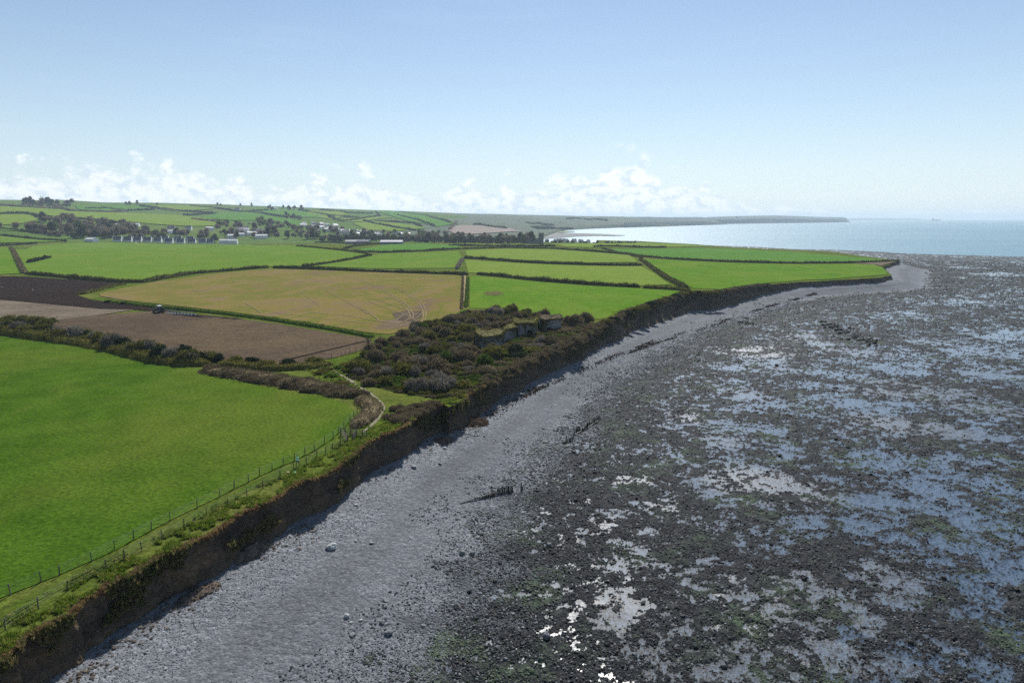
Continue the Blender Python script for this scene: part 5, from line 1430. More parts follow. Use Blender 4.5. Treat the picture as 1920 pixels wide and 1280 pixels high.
M['skin'] = plain('skin', (0.45, 0.28, 0.20), 0.6, 0.05)
M['trousers'] = plain('dark_trousers', (0.018, 0.020, 0.026), 0.9, 0.2, 8.0)
M['hivis'] = plain('pale_green_jacket', (0.22, 0.60, 0.34), 0.7, 0.12, 8.0)
M['reflective'] = plain('reflective_tape', (0.78, 0.82, 0.80), 0.4, 0.05, 8.0)
M['hair'] = plain('dark_hair', (0.02, 0.016, 0.012), 0.8, 0.2, 20.0)
def person():
    x, y, z = on_land(558.5, 874.5)
    t = empty('person', (x, y, z + 0.06), R(160), 'person in pale green reflective jacket and dark trousers walking the coast path', 'person')
    J = [(0, 0, 0.95, .135), (0, 0, 1.12, .13), (0, 0.01, 1.32, .155), (0, 0.01, 1.46, .10), (0, 0.03, 1.54, .055), (0, 0.04, 1.60, .075), (0, 0.045, 1.69, .095), (0, 0.035, 1.77, .06)]
    E_ = [(0, 1), (1, 2), (2, 3), (3, 4), (4, 5), (5, 6), (6, 7)]
    def add(pts, root):
        i = root
        for p in pts: J.append(p); E_.append((i, len(J) - 1)); i = len(J) - 1
        return i
    for sg in (-1, 1):
        fw = 0.20 * sg
        add([(sg * .10, 0, .90, .10), (sg * .11, fw * .8 + .03, .50, .068), (sg * .11, fw - .05, .10, .05), (sg * .115, fw + .02, .045, .045), (sg * .12, fw + .16, .035, .035)], 0)
        w = add([(sg * .19, 0.01, 1.43, .062), (sg * .27, -fw * .6, 1.18, .048), (sg * .27, -fw * .9 + .12, .95, .035), (sg * .27, -fw * .9 + .15, .88, .032)], 3)
        for q in range(5):
            add([(sg * (.27 + .012 * (q - 2)), -fw * .9 + .15 + .016 * (q - 2), .83 - .008 * (q % 3), .010), (sg * (.262 + .012 * (q - 2)), -fw * .9 + .155 + .014 * (q - 2), .795 - .01 * (q % 3), .008)], w)
    def mf(c):
        if c.z > 1.53: return 0
        if c.z < 0.90 and abs(c.x) > 0.2: return 0
        if c.z < 0.97 and abs(c.x) < 0.2: return 1
        return 2
    me = skin_mesh('body', J, E_, 1, [M['skin'], M['trousers'], M['hivis']], mf)
    b = bpy.data.objects.new('body', me); COL.objects.link(b); b.parent = t
    mb = MB()
    for h in (1.02, 1.20):
        n = 14
        for k in range(n):
            a0, a1 = 2 * math.pi * k / n, 2 * math.pi * (k + 1) / n
            mb.bar((math.cos(a0) * .19, math.sin(a0) * .165, h), (math.cos(a1) * .19, math.sin(a1) * .165, h), .028, 4)
    mb.build('reflective_band', M['reflective'], t)
    bm = bmesh.new(); bmesh.ops.create_uvsphere(bm, u_segments=12, v_segments=8, radius=0.108)
    for v in bm.verts: v.co.z *= 1.12; v.co += Vector((0, -0.005, 1.715))
    bmesh.ops.delete(bm, geom=[v for v in bm.verts if v.co.z < 1.67 or (v.co.y > 0.07 and v.co.z < 1.76)], context='VERTS')
    hm = bpy.data.meshes.new('hair'); bm.to_mesh(hm); bm.free(); hm.materials.append(M['hair'])
    h = bpy.data.objects.new('hair', hm); COL.objects.link(h); h.parent = t
    f = MB(); f.box((0, 0.145, 1.685), (.028, .03, .05), 0, 0.6)
    for sg in (-1, 1): f.box((sg * .036, 0.128, 1.71), (.028, .016, .014))
    f.box((0, 0.13, 1.645), (.05, .014, .012)); f.build('face', M['skin'], b)
person()
def lump(name, px, py, dims, m, label, cat, seed=1, zfun=None, group=None, rough_=0.12, lift=0.0, flat=False):
    if zfun is None: x, y, z = on_land(px, py)
    else: x, y = zfun(px, py); z = float(shore_z(np.array([x]), np.array([y]))[0][0])
    bm = bmesh.new(); bmesh.ops.create_icosphere(bm, subdivisions=3, radius=0.5)
    for v in bm.verts:
        d = 1 + rough_ * 2 * mnoise.noise(v.co * 2.2 + Vector((seed * 7.1, seed, 0))) + rough_ * 0.8 * mnoise.noise(v.co * 5 + Vector((seed, 3, 0)))
        v.co = Vector((v.co.x * dims[0] * d, v.co.y * dims[1] * d, v.co.z * dims[2] * d))
    me = bpy.data.meshes.new(name); bm.to_mesh(me); bm.free(); me.materials.append(m)
    for p in me.polygons: p.use_smooth = not flat
    o = bpy.data.objects.new(name, me); COL.objects.link(o); o.location = (x, y, z + dims[2] * 0.28 + lift); o.rotation_euler = (0, 0, seed * 1.3)
    return tag(o, label, cat, group)
M['cream_cloth'] = plain('cream_cloth', (0.80, 0.68, 0.50), 0.8, 0.06, 6.0)
lump('bag', 540.5, 886.5, (0.85, 0.5, 0.28), M['cream_cloth'], 'cream coloured bag lying on the grass by the seaward fence', 'bag', 2, rough_=0.06)
lump('rucksack', 553, 887.5, (0.55, 0.42, 0.42), M['hivis'], 'pale green rucksack on the verge below the walking person', 'rucksack', 5, rough_=0.08)

# tractor and plough -----------------------------------------------------------
def tractor():
    a = on_land(289, 586.5); b = on_land(366, 592.5); d = Vector((a[0] - b[0], a[1] - b[1], 0)); Lw = d.length; rz = math.atan2(d.y, d.x)
    c = Vector(on_land(299, 587.2))
    t = empty('tractor', (c.x, c.y, c.z + 0.15), rz, 'dark green tractor with white cab roof ploughing beside the bank', 'tractor')
    body = MB().box((1.35, 0, 1.35), (2.1, 0.85, 0.85), 0, 0.92); body.box((0.2, 0, 1.0), (3.6, 0.6, 0.55)); body.build('bonnet', M['tractor_green'], t)
    cab = MB()
    for sx in (-0.95, 0.45):
        for sy in (-0.7, 0.7): cab.bar((sx, sy, 1.2), (sx * 0.9, sy * 0.9, 2.75), 0.06, 4)
    cab.box((-0.25, 0, 1.35), (1.5, 1.5, 0.5)); cab.build('cab', M['tractor_green'], t)
    MB().box((-0.25, 0, 2.05), (1.28, 1.28, 1.0), 0, 0.94).build('cab_glass', M['glass'], t)
    MB().box((-0.25, 0, 2.86), (1.6, 1.55, 0.22), 0, 0.9).build('cab_roof', M['tractor_white'], t)
    MB().bar((0.75, 0.4, 1.6), (0.75, 0.4, 2.7), 0.06).build('exhaust', M['rubber'], t)
    for sx, rr, w, nm in ((-0.85, 0.95, 0.55, 'wheel'), (1.95, 0.65, 0.42, 'wheel')):
        for sy in (-0.95, 0.95):
            tm = MB(); n = 18
            tm.bar((sx, sy - w / 2, rr), (sx, sy + w / 2, rr), rr, n); o = tm.build(nm, M['rubber'], t)
            MB().bar((sx, sy - w / 2 - 0.03, rr), (sx, sy + w / 2 + 0.03, rr), rr * 0.5, 12).build('rim', M['steel'], o)
            if sx < 0: MB().box((sx, sy, 2 * rr + 0.06), (1.2, w + 0.1, 0.1)).build('mudguard', M['tractor_green'], t)
    for sy in (-0.25, 0.25): MB().box((2.42, sy, 1.5), (0.06, 0.22, 0.16)).build('headlight', M['reflective'], t)
    p = empty('plough', (c.x - math.cos(rz) * 2.2, c.y - math.sin(rz) * 2.2, c.z + 0.15), rz, 'long plough with shining mouldboards behind the tractor', 'plough')
    PL = Lw - 5.0
    fr = MB().bar((0, 0, 0.8), (-1.5, 0, 1.5), 0.09, 6); fr.bar((-1.5, 0, 1.5), (-PL, 0.5, 1.25), 0.10, 6); fr.build('frame', M['steel'], p)
    for i in range(9):
        xx = -1.8 - (PL - 2.2) * i / 8; yy = 0.5 * (-xx - 1.5) / PL
        mb = MB(); o = 0
        for k in range(5):
            tt = k / 4; w = 0.42 * math.sin(tt * 1.2)
            mb.v += [(xx - 0.75 * tt, yy - 0.12 - w, 0.05 + 0.1 * tt), (xx - 0.55 * tt - 0.1, yy - 0.3 - w, 0.62)]
        mb.f = [(2 * k, 2 * k + 1, 2 * k + 3, 2 * k + 2) for k in range(4)]
        ob = mesh_obj('mouldboard', mb.v, mb.f, M['bright_steel'], p)
        MB().bar((xx, yy, 1.35), (xx - 0.15, yy - 0.12, 0.1), 0.05, 4).build('leg', M['steel'], p)
    MB().bar((-PL + 0.3, 0.45, 0.38), (-PL + 0.3, 0.75, 0.38), 0.38, 14).build('wheel', M['rubber'], p)
tractor()

# cattle ------------------------------------------------------------------------
M['cow'] = plain('dark_cow_hide', (0.016, 0.013, 0.012), 0.7, 0.3, 4.0)
M['cow_brown'] = plain('brown_cow_hide', (0.09, 0.035, 0.018), 0.7, 0.3, 4.0)
def cow_mesh(graze):
    hz = 0.35 if graze else 1.45
    J = [(-0.65, 0, 1.12, .30), (-0.1, 0, 1.05, .36), (0.55, 0, 1.08, .36), (0.95, 0, 1.22, .22), (1.25, 0, (1.22 + hz) / 2, .15), (1.50, 0, hz, .13), (1.78, 0, hz - 0.18, .08), (-0.98, 0, 1.2, .10), (-1.06, 0, 0.75, .035), (-1.05, 0, 0.45, .045)]
    E_ = [(0, 1), (1, 2), (2, 3), (3, 4), (4, 5), (5, 6), (0, 7), (7, 8), (8, 9)]
    for sg in (-1, 1):
        k = len(J); J += [(-0.72, sg * .22, .85, .15), (-0.62, sg * .24, .66, .10), (-0.80, sg * .24, .42, .06), (-0.76, sg * .24, .06, .055)]; E_ += [(0, k), (k, k + 1), (k + 1, k + 2), (k + 2, k + 3)]
        k = len(J); J += [(0.62, sg * .22, .78, .12), (0.62, sg * .23, .45, .06), (0.64, sg * .23, .06, .055)]; E_ += [(2, k), (k, k + 1), (k + 1, k + 2)]
        k = len(J); J += [(1.40, sg * .22, hz + .05, .03)]; E_ += [(5, k)]
    return skin_mesh('cow', J, E_, 1, [M['cow']])
cm = [cow_mesh(True), cow_mesh(False)]; cb = cm[0].copy(); cb.materials[0] = M['cow_brown']
for i, (a, b) in enumerate([(388,463.2),(396,462.9),(403,462.8),(410,462.5),(418,462.2),(457,461.6),(475,461.2),(478.5,461.3),(482,461.2),(487,461.1),(522,461)]):
    x, y, z = on_land(a, b); o = bpy.data.objects.new('cow', cb if a == 418 else cm[i % 2]); COL.objects.link(o)
    o.location = (x, y, z + 0.1); o.rotation_euler = (0, 0, random.choice([0.2, 3.0, 0.6, 3.4]))
    tag(o, 'brown cow at the right end of the strung out herd' if a == 418 else ('black cow standing between the two groups of cattle' if a == 457 else 'black cow alone right of the herd' if a == 522 else 'black cow in the left string of cattle' if a < 420 else 'black cow in the tight right group of cattle'), 'cow', 'cattle on the domed field')

# gulls -------------------------------------------------------------------------
M['gull'] = plain('gull_white', (0.75, 0.75, 0.74), 0.7, 0.1, 9.0); M['gull_dark'] = plain('bird_dark', (0.10, 0.10, 0.11), 0.8, 0.1, 9.0)
def bird(loc, rz, m, label, span=1.3):
    t = empty('bird', loc, rz, label, 'bird')
    J = [(-0.28, 0, 0, .03), (-0.1, 0, 0, .07), (0.08, 0, 0, .075), (0.2, 0, 0.03, .045), (0.30, 0, 0.02, .02)]
    me = skin_mesh('body', J, [(0, 1), (1, 2), (2, 3), (3, 4)], 1, [m]); b = bpy.data.objects.new('body', me); COL.objects.link(b); b.parent = t
    for sg in (-1, 1):
        V = []
        for k, (f, c, h) in enumerate(((0.04, .20, 0.03), (0.45, .18, 0.22), (1.0, .03, 0.08))):
            yy = sg * f * span / 2
            for dz in (0.012, -0.012): V += [(0.12 - 0.12 * k * (k > 1), yy, h + dz), (0.12 - c - 0.1 * (k > 1), yy, h + dz)]
        F_ = []
        for k in range(2):
            o = k * 4; F_ += [(o, o + 1, o + 5, o + 4), (o + 2, o + 6, o + 7, o + 3), (o, o + 4, o + 6, o + 2), (o + 1, o + 3, o + 7, o + 5)]
        mesh_obj('wing', V, F_, m, t)
dx, dy, dz = ray(1381, 407.5); tt = 300.0
bird((dx * tt, dy * tt, ZC + dz * tt), 0.4, M['gull_dark'], 'dark bird flying above the far headland')
for i, (a, b, lb) in enumerate(((62, 546, 'white gull low over the ploughed field'), (4, 540, 'white gull at the left edge of the ploughed field'), (555, 572.5, 'white gull over the stubble field'))):
    x, y, z = on_land(a, b); bird((x, y, z + 0.7), 1.0 + i, M['gull'], lb)

# ship ---------------------------------------------------------------------------
def ship():
    x, y = on_plane(1755, 414.3, 0.0); k = math.hypot(x, y) / FPX; t = empty('ship', (x, y, 0), 0.15, 'small dark cargo ship far out on the horizon', 'ship')
    L = 15.5 * k; B = L * 0.16; H = 1.9 * k
    M['hull'] = plain('hull_paint', (0.05, 0.06, 0.08), 0.6, 0.1, 0.1)
    V = []; F_ = []
    for zz, sc in ((-1.0, 0.9), (H, 1.0)):
        for px_, w in ((-0.5, 0.7), (-0.46, 1), (0.3, 1), (0.45, 0.5), (0.5, 0.05)): V += [(px_ * L * sc, w * B / 2, zz), (px_ * L * sc, -w * B / 2, zz)]
    for i in range(4):
        a = 2 * i; F_ += [(a, a + 2, a + 12, a + 10), (a + 1, a + 11, a + 13, a + 3), (a + 10, a + 12, a + 13, a + 11)]
    F_ += [(0, 10, 11, 1)]
    mesh_obj('hull', V, F_, M['hull'], t)
    MB().box((-L * 0.38, 0, H + 0.9 * k), (L * 0.14, B * 0.8, 1.8 * k)).build('bridge', M['hull'], t)
    MB().box((-L * 0.42, 0, H + 2.2 * k), (L * 0.04, B * 0.25, 0.9 * k)).build('funnel', M['hull'], t)
    MB().box((L * 0.46, 0, H + 0.3 * k), (L * 0.07, B * 0.4, 0.6 * k)).build('forecastle', M['hull'], t)
    for i in range(3): MB().box((L * (-0.2 + 0.2 * i), 0, H + 0.1 * k), (L * 0.15, B * 0.7, 0.35 * k)).build('hatch', M['hull'], t)
    MB().bar((L * 0.1, 0, H), (L * 0.1, 0, H + 1.2 * k), 0.1 * k).build('mast', M['hull'], t)
ship()

# ------------------------------------------------------------------ the shore: groynes, boulders, stones, wrack
def shore_many(pts):
    A = np.array(pts, float); z = np.full(len(A), 2.5)
    u = (A[:, 0] - 960) / FPX; v = (640 - A[:, 1]) / FPX; dy = CP + v * SP; dz = -SP + v * CP
    for _ in range(6):
        t = (z - ZC) / dz; X, Y = u * t, dy * t; z2 = shore_z(X, Y)[0]; z = 0.35 * z + 0.65 * z2
    return np.column_stack([X, Y, z2])
def shore_at(px, py): return tuple(float(q) for q in shore_many([(px, py)])[0])
def groyne(label, posts, m='timber_wet', plank=None):
    x0, y0, z0 = shore_at(*posts[0][:2]); t = empty('groyne', (x0, y0, z0), 0, label, 'groyne', 'remains of timber groynes')
    for (px_, py_, h, w, lean), (x, y, z) in zip(posts, shore_many([q[:2] for q in posts])):
        mb = MB().bar((0, 0, -0.5), (lean * h, lean * 0.4 * h, h * 1.3 + 0.1), w / 2, 6, w * 0.38)
        mb.build('post', M[m], t, (x - x0, y - y0, z - z0))
    if plank:
        for a, b, h in plank:
            p = shore_at(*a); q = shore_at(*b)
            MB().bar((p[0] - x0, p[1] - y0, p[2] - z0 + h), (q[0] - x0, q[1] - y0, q[2] - z0 + h), 0.11, 4).build('plank', M[m], t)
rg = random.Random(4)
g1 = [(922.4, 929, 1.45, 0.18, 0.0)]
for i in range(15): g1.append((933 + i * 2.03 + rg.uniform(-.4, .4), 925.5 - i * 0.25, rg.uniform(0.75, 1.12), rg.uniform(0.14, 0.22), rg.uniform(-.05, .05)))
g1.append((977, 917, 0.9, 0.2, 0.1)); g1.append((979.5, 918, 0.5, 0.25, 0.0))
for i in range(26): g1.append((928 - i * 2.55, 929.5 + i * 0.58, max(0.10, 0.50 - i * 0.016) * rg.uniform(0.7, 1.2), rg.uniform(0.16, 0.28), rg.uniform(-.1, .1)))
groyne('row of black posts from a broken groyne on the near shingle', g1, plank=[((930, 928), (961, 923), 0.22), ((900, 936), (929, 929), 0.16)])
g2 = []
for a, b, n in (((1060, 828), (1073, 826), 5), ((1076, 816), (1083, 809), 7), ((1084, 810), (1096, 806), 8), ((1097, 805), (1106, 797), 8), ((1107, 796), (1125, 786), 9)):
    for i in range(n):
        q = (i + rg.uniform(-.3, .3)) / max(1, n - 1); g2.append((a[0] + (b[0] - a[0]) * q, a[1] + (b[1] - a[1]) * q + rg.uniform(-1, 1.2), rg.uniform(0.35, 1.05), rg.uniform(0.18, 0.34), rg.uniform(-.25, .25)))
groyne('jumbled curved line of rotten groyne timbers at the shingle foot', g2, plank=[((1061, 829), (1072, 827), 0.2), ((1077, 816), (1095, 807), 0.25), ((1098, 806), (1122, 789), 0.25)])
groyne('short far line of black groyne stumps on the shingle', [(1386 + i * 3.0, 605.5 + i * 0.35, rg.uniform(0.5, 0.9), 0.5, rg.uniform(-.1, .1)) for i in range(10)])

M['pale_rock'] = plain('pale_boulder', (0.34, 0.35, 0.34), 0.85, 0.3, 2.0, 0.3, 0, 0.6)
M['grey_rock'] = plain('grey_boulder', (0.15, 0.155, 0.16), 0.8, 0.35, 2.0, 0.3, 0, 0.6)
BIG = [(622,1028,(1.35,1.1,0.95),'pale_rock','largest pale boulder alone on the upper shingle'),(667,1014,(0.6,.4,.3),'pale_rock','flat pale stone right of the largest boulder'),(697,1018,(0.62,.42,.32),'pale_rock','second pale stone farther right of the largest boulder'),
 (650,1156,(.75,.6,.5),'pale_rock','rounded pale boulder on the lower shingle, left of a scattered group'),(658,1167,(.5,.4,.2),'pale_rock','small flat pale stone just below the rounded pale boulder'),(676,1163,(.45,.36,.25),'pale_rock','small pale stone right of the rounded pale boulder'),
 (717,1168,(.75,.6,.5),'grey_rock','dark grey boulder on the lower shingle'),(729,1188,(.95,.8,.6),'grey_rock','large grey boulder at the edge of the dark rocks'),(661,1190,(.9,.6,.3),'grey_rock','flat grey slab on the lower shingle'),
 (776,876,(.95,.7,.55),'pale_rock','pale boulder near the foot of the cliff promontory'),(834,841,(.9,.7,.5),'pale_rock','pale boulder on the shingle right of the cliff promontory'),(825,870,(.8,.6,.45),'grey_rock','grey boulder below the cliff promontory'),(667,947,(.7,.5,.3),'pale_rock','pale flat stone on the shingle below the walker'),
 (980,843,(.7,.5,.4),'pale_rock','pale stone above the nearer groyne'),(1100,748,(.9,.7,.5),'grey_rock','dark stone near the upper groyne timbers'),(867,1038,(.95,.85,.75),'grey_rock','blocky dark boulder at the edge of the weedy rocks'),(885,1039,(.8,.8,.7),'grey_rock','right hand twin of the blocky dark boulder'),
 (1030,1022,(.8,.7,.6),'grey_rock','tall grey boulder among the weedy rocks, upper left of a pool'),(1025,1195,(.8,.75,.85),'grey_rock','upright dark boulder near the bottom among pools'),(1556,608,(3.0,2.0,1.2),'grey_rock','dark block beside the far reef of boulders')]
for i, (a, b, d, mk, lb) in enumerate(BIG):
    x, y, z = shore_at(a, b)
    o = lump('boulder', a, b, d, M[mk], lb, 'boulder', i + 3, lambda p, q, x=x, y=y: (x, y), None, 0.16, 0, True)

def rock_meshes(n, seed, sub=1):
    out = []; rng = random.Random(seed)
    for i in range(n):
        bm = bmesh.new(); bmesh.ops.create_icosphere(bm, subdivisions=sub, radius=0.5)
        s = Vector((rng.uniform(.8, 1.2), rng.uniform(.65, 1.0), rng.uniform(.45, .75)))
        for v in bm.verts:
            d = 1 + 0.30 * mnoise.noise(v.co * 2.6 + Vector((i * 9.1 + seed, 2, 0)))
            v.co = Vector((v.co.x * s.x * d, v.co.y * s.y * d, v.co.z * s.z * d + 0.12))
        me = bpy.data.meshes.new('rock'); bm.to_mesh(me); bm.free(); out.append(me)
    return out

def rock_mat(name, stops, wet, green=0.0, spec=0.06):
    m, nt, b, out = mat(name); oi = nt.n.new('ShaderNodeObjectInfo'); p = nt.pos()
    n = nt.noise(p, 1.2, 4, 0.65)
    c = nt.ramp(nt.math('ADD', nt.math('MULTIPLY', oi.outputs['Random'], 0.75), nt.math('MULTIPLY', n, 0.25)), stops)
    if green:
        g = nt.noise(p, 0.10, 4, 0.62); c = nt.mix(nt.math('MULTIPLY', nt.mapr(g, 0.50, 0.66), green), c, (0.085, 0.120, 0.066))
    setin(nt, b, base=c, rough=wet, spec=spec, normal=nt.bump(nt.noise(p, 6.0, 4, 0.7), 0.6, 0.06))
    return m
M['shingle_stone'] = rock_mat('shingle_stone', [(0.1, (0.122, 0.128, 0.137)), (0.5, (0.174, 0.182, 0.193)), (0.8, (0.224, 0.233, 0.244)), (0.97, (0.34, 0.35, 0.355))], 0.75)
M['weed_rock'] = rock_mat('weed_rock', [(0.15, (0.007, 0.008, 0.010)), (0.42, (0.017, 0.018, 0.020)), (0.64, (0.048, 0.045, 0.040)), (0.80, (0.135, 0.140, 0.145)), (0.97, (0.26, 0.27, 0.28))], 0.62, 0.8, 0.10)
M['cobble'] = rock_mat('cobble', [(0.12, (0.016, 0.018, 0.022)), (0.45, (0.060, 0.066, 0.074)), (0.75, (0.155, 0.168, 0.180)), (0.97, (0.33, 0.34, 0.35))], 0.75)
M['debris_rock'] = rock_mat('debris_rock', [(0.1, (0.060, 0.050, 0.042)), (0.6, (0.125, 0.105, 0.085)), (0.95, (0.22, 0.205, 0.185))], 0.85)
M['wrack'] = rock_mat('wrack_weed', [(0.1, (0.010, 0.006, 0.005)), (0.7, (0.032, 0.017, 0.012)), (0.95, (0.06, 0.034, 0.022))], 0.9, 0.0, 0.0)

def scatter_stuff(name, P, S, meshes, material, flatten=1.0):
    """one object: points carrying instances of a handful of stones"""
    coll = bpy.data.collections.new(name + '_kinds')
    for i, me in enumerate(meshes):
        mm = me.copy(); mm.materials.clear(); mm.materials.append(material)
        o = bpy.data.objects.new('%s_%02d' % (name, i), mm); coll.objects.link(o)
    me = bpy.data.meshes.new(name); n = len(P)
    me.vertices.add(n); me.vertices.foreach_set('co', np.asarray(P, np.float32).ravel())
    fattr(me, 'size', S)
    a = me.attributes.new('turn', 'FLOAT_VECTOR', 'POINT')
    rot = np.column_stack([RNG.normal(size=n) * 0.25, RNG.normal(size=n) * 0.25, RNG.random(n) * 6.28]); a.data.foreach_set('vector', rot.astype(np.float32).ravel())
    a = me.attributes.new('pick', 'INT', 'POINT'); a.data.foreach_set('value', RNG.integers(0, len(meshes), n).astype(np.int32))
    o = bpy.data.objects.new(name, me); COL.objects.link(o)
    ng = bpy.data.node_groups.new(name, 'GeometryNodeTree')
    ng.interface.new_socket('Geometry', in_out='INPUT', socket_type='NodeSocketGeometry'); ng.interface.new_socket('Geometry', in_out='OUTPUT', socket_type='NodeSocketGeometry')
    N = ng.nodes; L = ng.links
    gi = N.new('NodeGroupInput'); go = N.new('NodeGroupOutput'); ip = N.new('GeometryNodeInstanceOnPoints')
    ci = N.new('GeometryNodeCollectionInfo'); ci.inputs['Collection'].default_value = coll; ci.inputs['Separate Children'].default_value = True; ci.inputs['Reset Children'].default_value = True
    def at(nm, typ):
        q = N.new('GeometryNodeInputNamedAttribute'); q.data_type = typ; q.inputs['Name'].default_value = nm; return q.outputs[0]
    mp = N.new('GeometryNodeMeshToPoints')
    L.new(gi.outputs[0], mp.inputs[0]); L.new(mp.outputs[0], ip.inputs['Points']); L.new(ci.outputs[0], ip.inputs['Instance'])
    ip.inputs['Pick Instance'].default_value = True; L.new(at('pick', 'INT'), ip.inputs['Instance Index'])
    er = N.new('FunctionNodeEulerToRotation'); L.new(at('turn', 'FLOAT_VECTOR'), er.inputs[0]); L.new(er.outputs[0], ip.inputs['Rotation'])
    cs = N.new('ShaderNodeCombineXYZ'); sz = at('size', 'FLOAT')
    for k in range(2): L.new(sz, cs.inputs[k])
    mu = N.new('ShaderNodeMath'); mu.operation = 'MULTIPLY'; L.new(sz, mu.inputs[0]); mu.inputs[1].default_value = flatten; L.new(mu.outputs[0], cs.inputs[2])
    L.new(cs.outputs[0], ip.inputs['Scale']); L.new(ip.outputs[0], go.inputs[0])
    md = o.modifiers.new('scatter', 'NODES'); md.node_group = ng
    return tag(o, kind='stuff')

def sample_shore(n, rmin, rmax, amin=-0.78, amax=0.80, power=1.0):
    """points spread over the ground, thinning with distance as the stones get too small to tell apart"""
    u = RNG.random(n); r = rmin * (rmax / rmin) ** (u ** power); a = amin + (amax - amin) * RNG.random(n)
    return r * np.sin(a), r * np.cos(a)
RK = rock_meshes(7, 3)
def build_rocks():
    # dark weedy rocks of the foreshore
    X, Y = sample_shore(420000, 50, 900)
    m = ~inpoly(X, Y, land_poly); X, Y = X[m], Y[m]
    z, t, zfs, ib, dT, wet, rip, dep, bey = shore_z(X, Y)
    sgn = np.where(ib, -dT, dT) + (fbm(X / 5, Y / 5, 3, 71) - 0.5) * 14
    clump = fbm(X / 3.0, Y / 3.0, 3, 222)
    keep = (sgn > 0) & ~bey & (((z - zfs) > -0.09) | (((z - zfs) > -0.24) & (RNG.random(len(X)) < 0.38 + 0.35 * (rip > 0.3)))) & (clump + RNG.random(len(X)) * 0.5 > 0.50)
    X, Y, z, sgn, dT2, r = X[keep], Y[keep], z[keep], sgn[keep], dT[keep], np.hypot(X, Y)[keep]
    base = 0.15 + 0.0011 * r
    near = np.exp(-np.maximum(dT2, 0) / 14.0)
    S = base * (0.55 + 0.9 * RNG.random(len(X)) ** 2.5) * (1 + 0.75 * near * RNG.random(len(X)))
    order = np.argsort(-S / r); X, Y, z, S = X[order], Y[order], z[order], S[order]
    nb = 0
    scatter_stuff('foreshore_rocks', np.column_stack([X, Y, z]), S, RK, M['weed_rock'], 0.85)
    # bare grey cobbles where the shingle meets the weed
    X, Y = sample_shore(120000, 50, 420)
    m = ~inpoly(X, Y, land_poly); X, Y = X[m], Y[m]
    z, t, zfs, ib, dT, wet, rip, dep, bey = shore_z(X, Y)
    sg = np.where(ib, -dT, dT) + (fbm(X / 7, Y / 7, 3, 73) - 0.5) * 18
    keep = (sg > -6) & (RNG.random(len(X)) < 1.1 * np.exp(-np.maximum(sg, 0) / 11.0)); X, Y, z = X[keep], Y[keep], z[keep]; r = np.hypot(X, Y)
    scatter_stuff('shore_cobbles', np.column_stack([X, Y, z]), (0.16 + 0.0012 * r) * (0.5 + 1.1 * RNG.random(len(X)) ** 2.5), RK, M['cobble'], 0.9)
    # grey stones of the beach
    X, Y = sample_shore(230000, 46, 420, -0.75, 0.5)
    m = ~inpoly(X, Y, land_poly); X, Y = X[m], Y[m]
    z, t, zfs, ib, dT, wet, rip, dep, bey = shore_z(X, Y)
    sgn = np.where(ib, -dT, dT) + (fbm(X / 5, Y / 5, 3, 71) - 0.5) * 10
    coarse = beach_band(X, Y, t)
    keep = (sgn < 5) & (RNG.random(len(X)) < 0.15 + 0.85 * coarse + 0.4 * sstep(0.8, 1.0, t))
    X, Y, z, r, t, coarse = X[keep], Y[keep], z[keep], np.hypot(X, Y)[keep], t[keep], coarse[keep]
    S = (0.07 + 0.0010 * r) * (0.6 + 0.8 * RNG.random(len(X)) ** 3) * (0.6 + 0.75 * coarse + 0.4 * sstep(0.75, 1.0, t))
    S *= np.where(RNG.random(len(X)) < 0.004, 2.4, 1.0)
    scatter_stuff('shingle_stones', np.column_stack([X, Y, z]), S, RK, M['shingle_stone'], 0.9)
    # tumbled stones under the cliff
    i = RNG.integers(0, len(EPJ), 5200); off = 1.2 + np.abs(RNG.normal(size=5200)) * 1.3
    Pq = EPJ[i] + _nor[i] * off[:, None] + RNG.normal(size=(5200, 2)) * 0.5
    cl = fbm(i / 14.0, i * 0.0, 3, 303); k2 = cl > 0.46; Pq = Pq[k2]
    k3 = ~inpoly(Pq[:, 0], Pq[:, 1], land_edge + land_poly[len(edge):]); Pq = Pq[k3]
    zz = shore_z(Pq[:, 0], Pq[:, 1])[0]
    scatter_stuff('cliff_foot_rubble', np.column_stack([Pq, zz]), 0.16 + 0.45 * RNG.random(len(Pq)) ** 3, RK, M['debris_rock'], 0.8)
build_rocks()

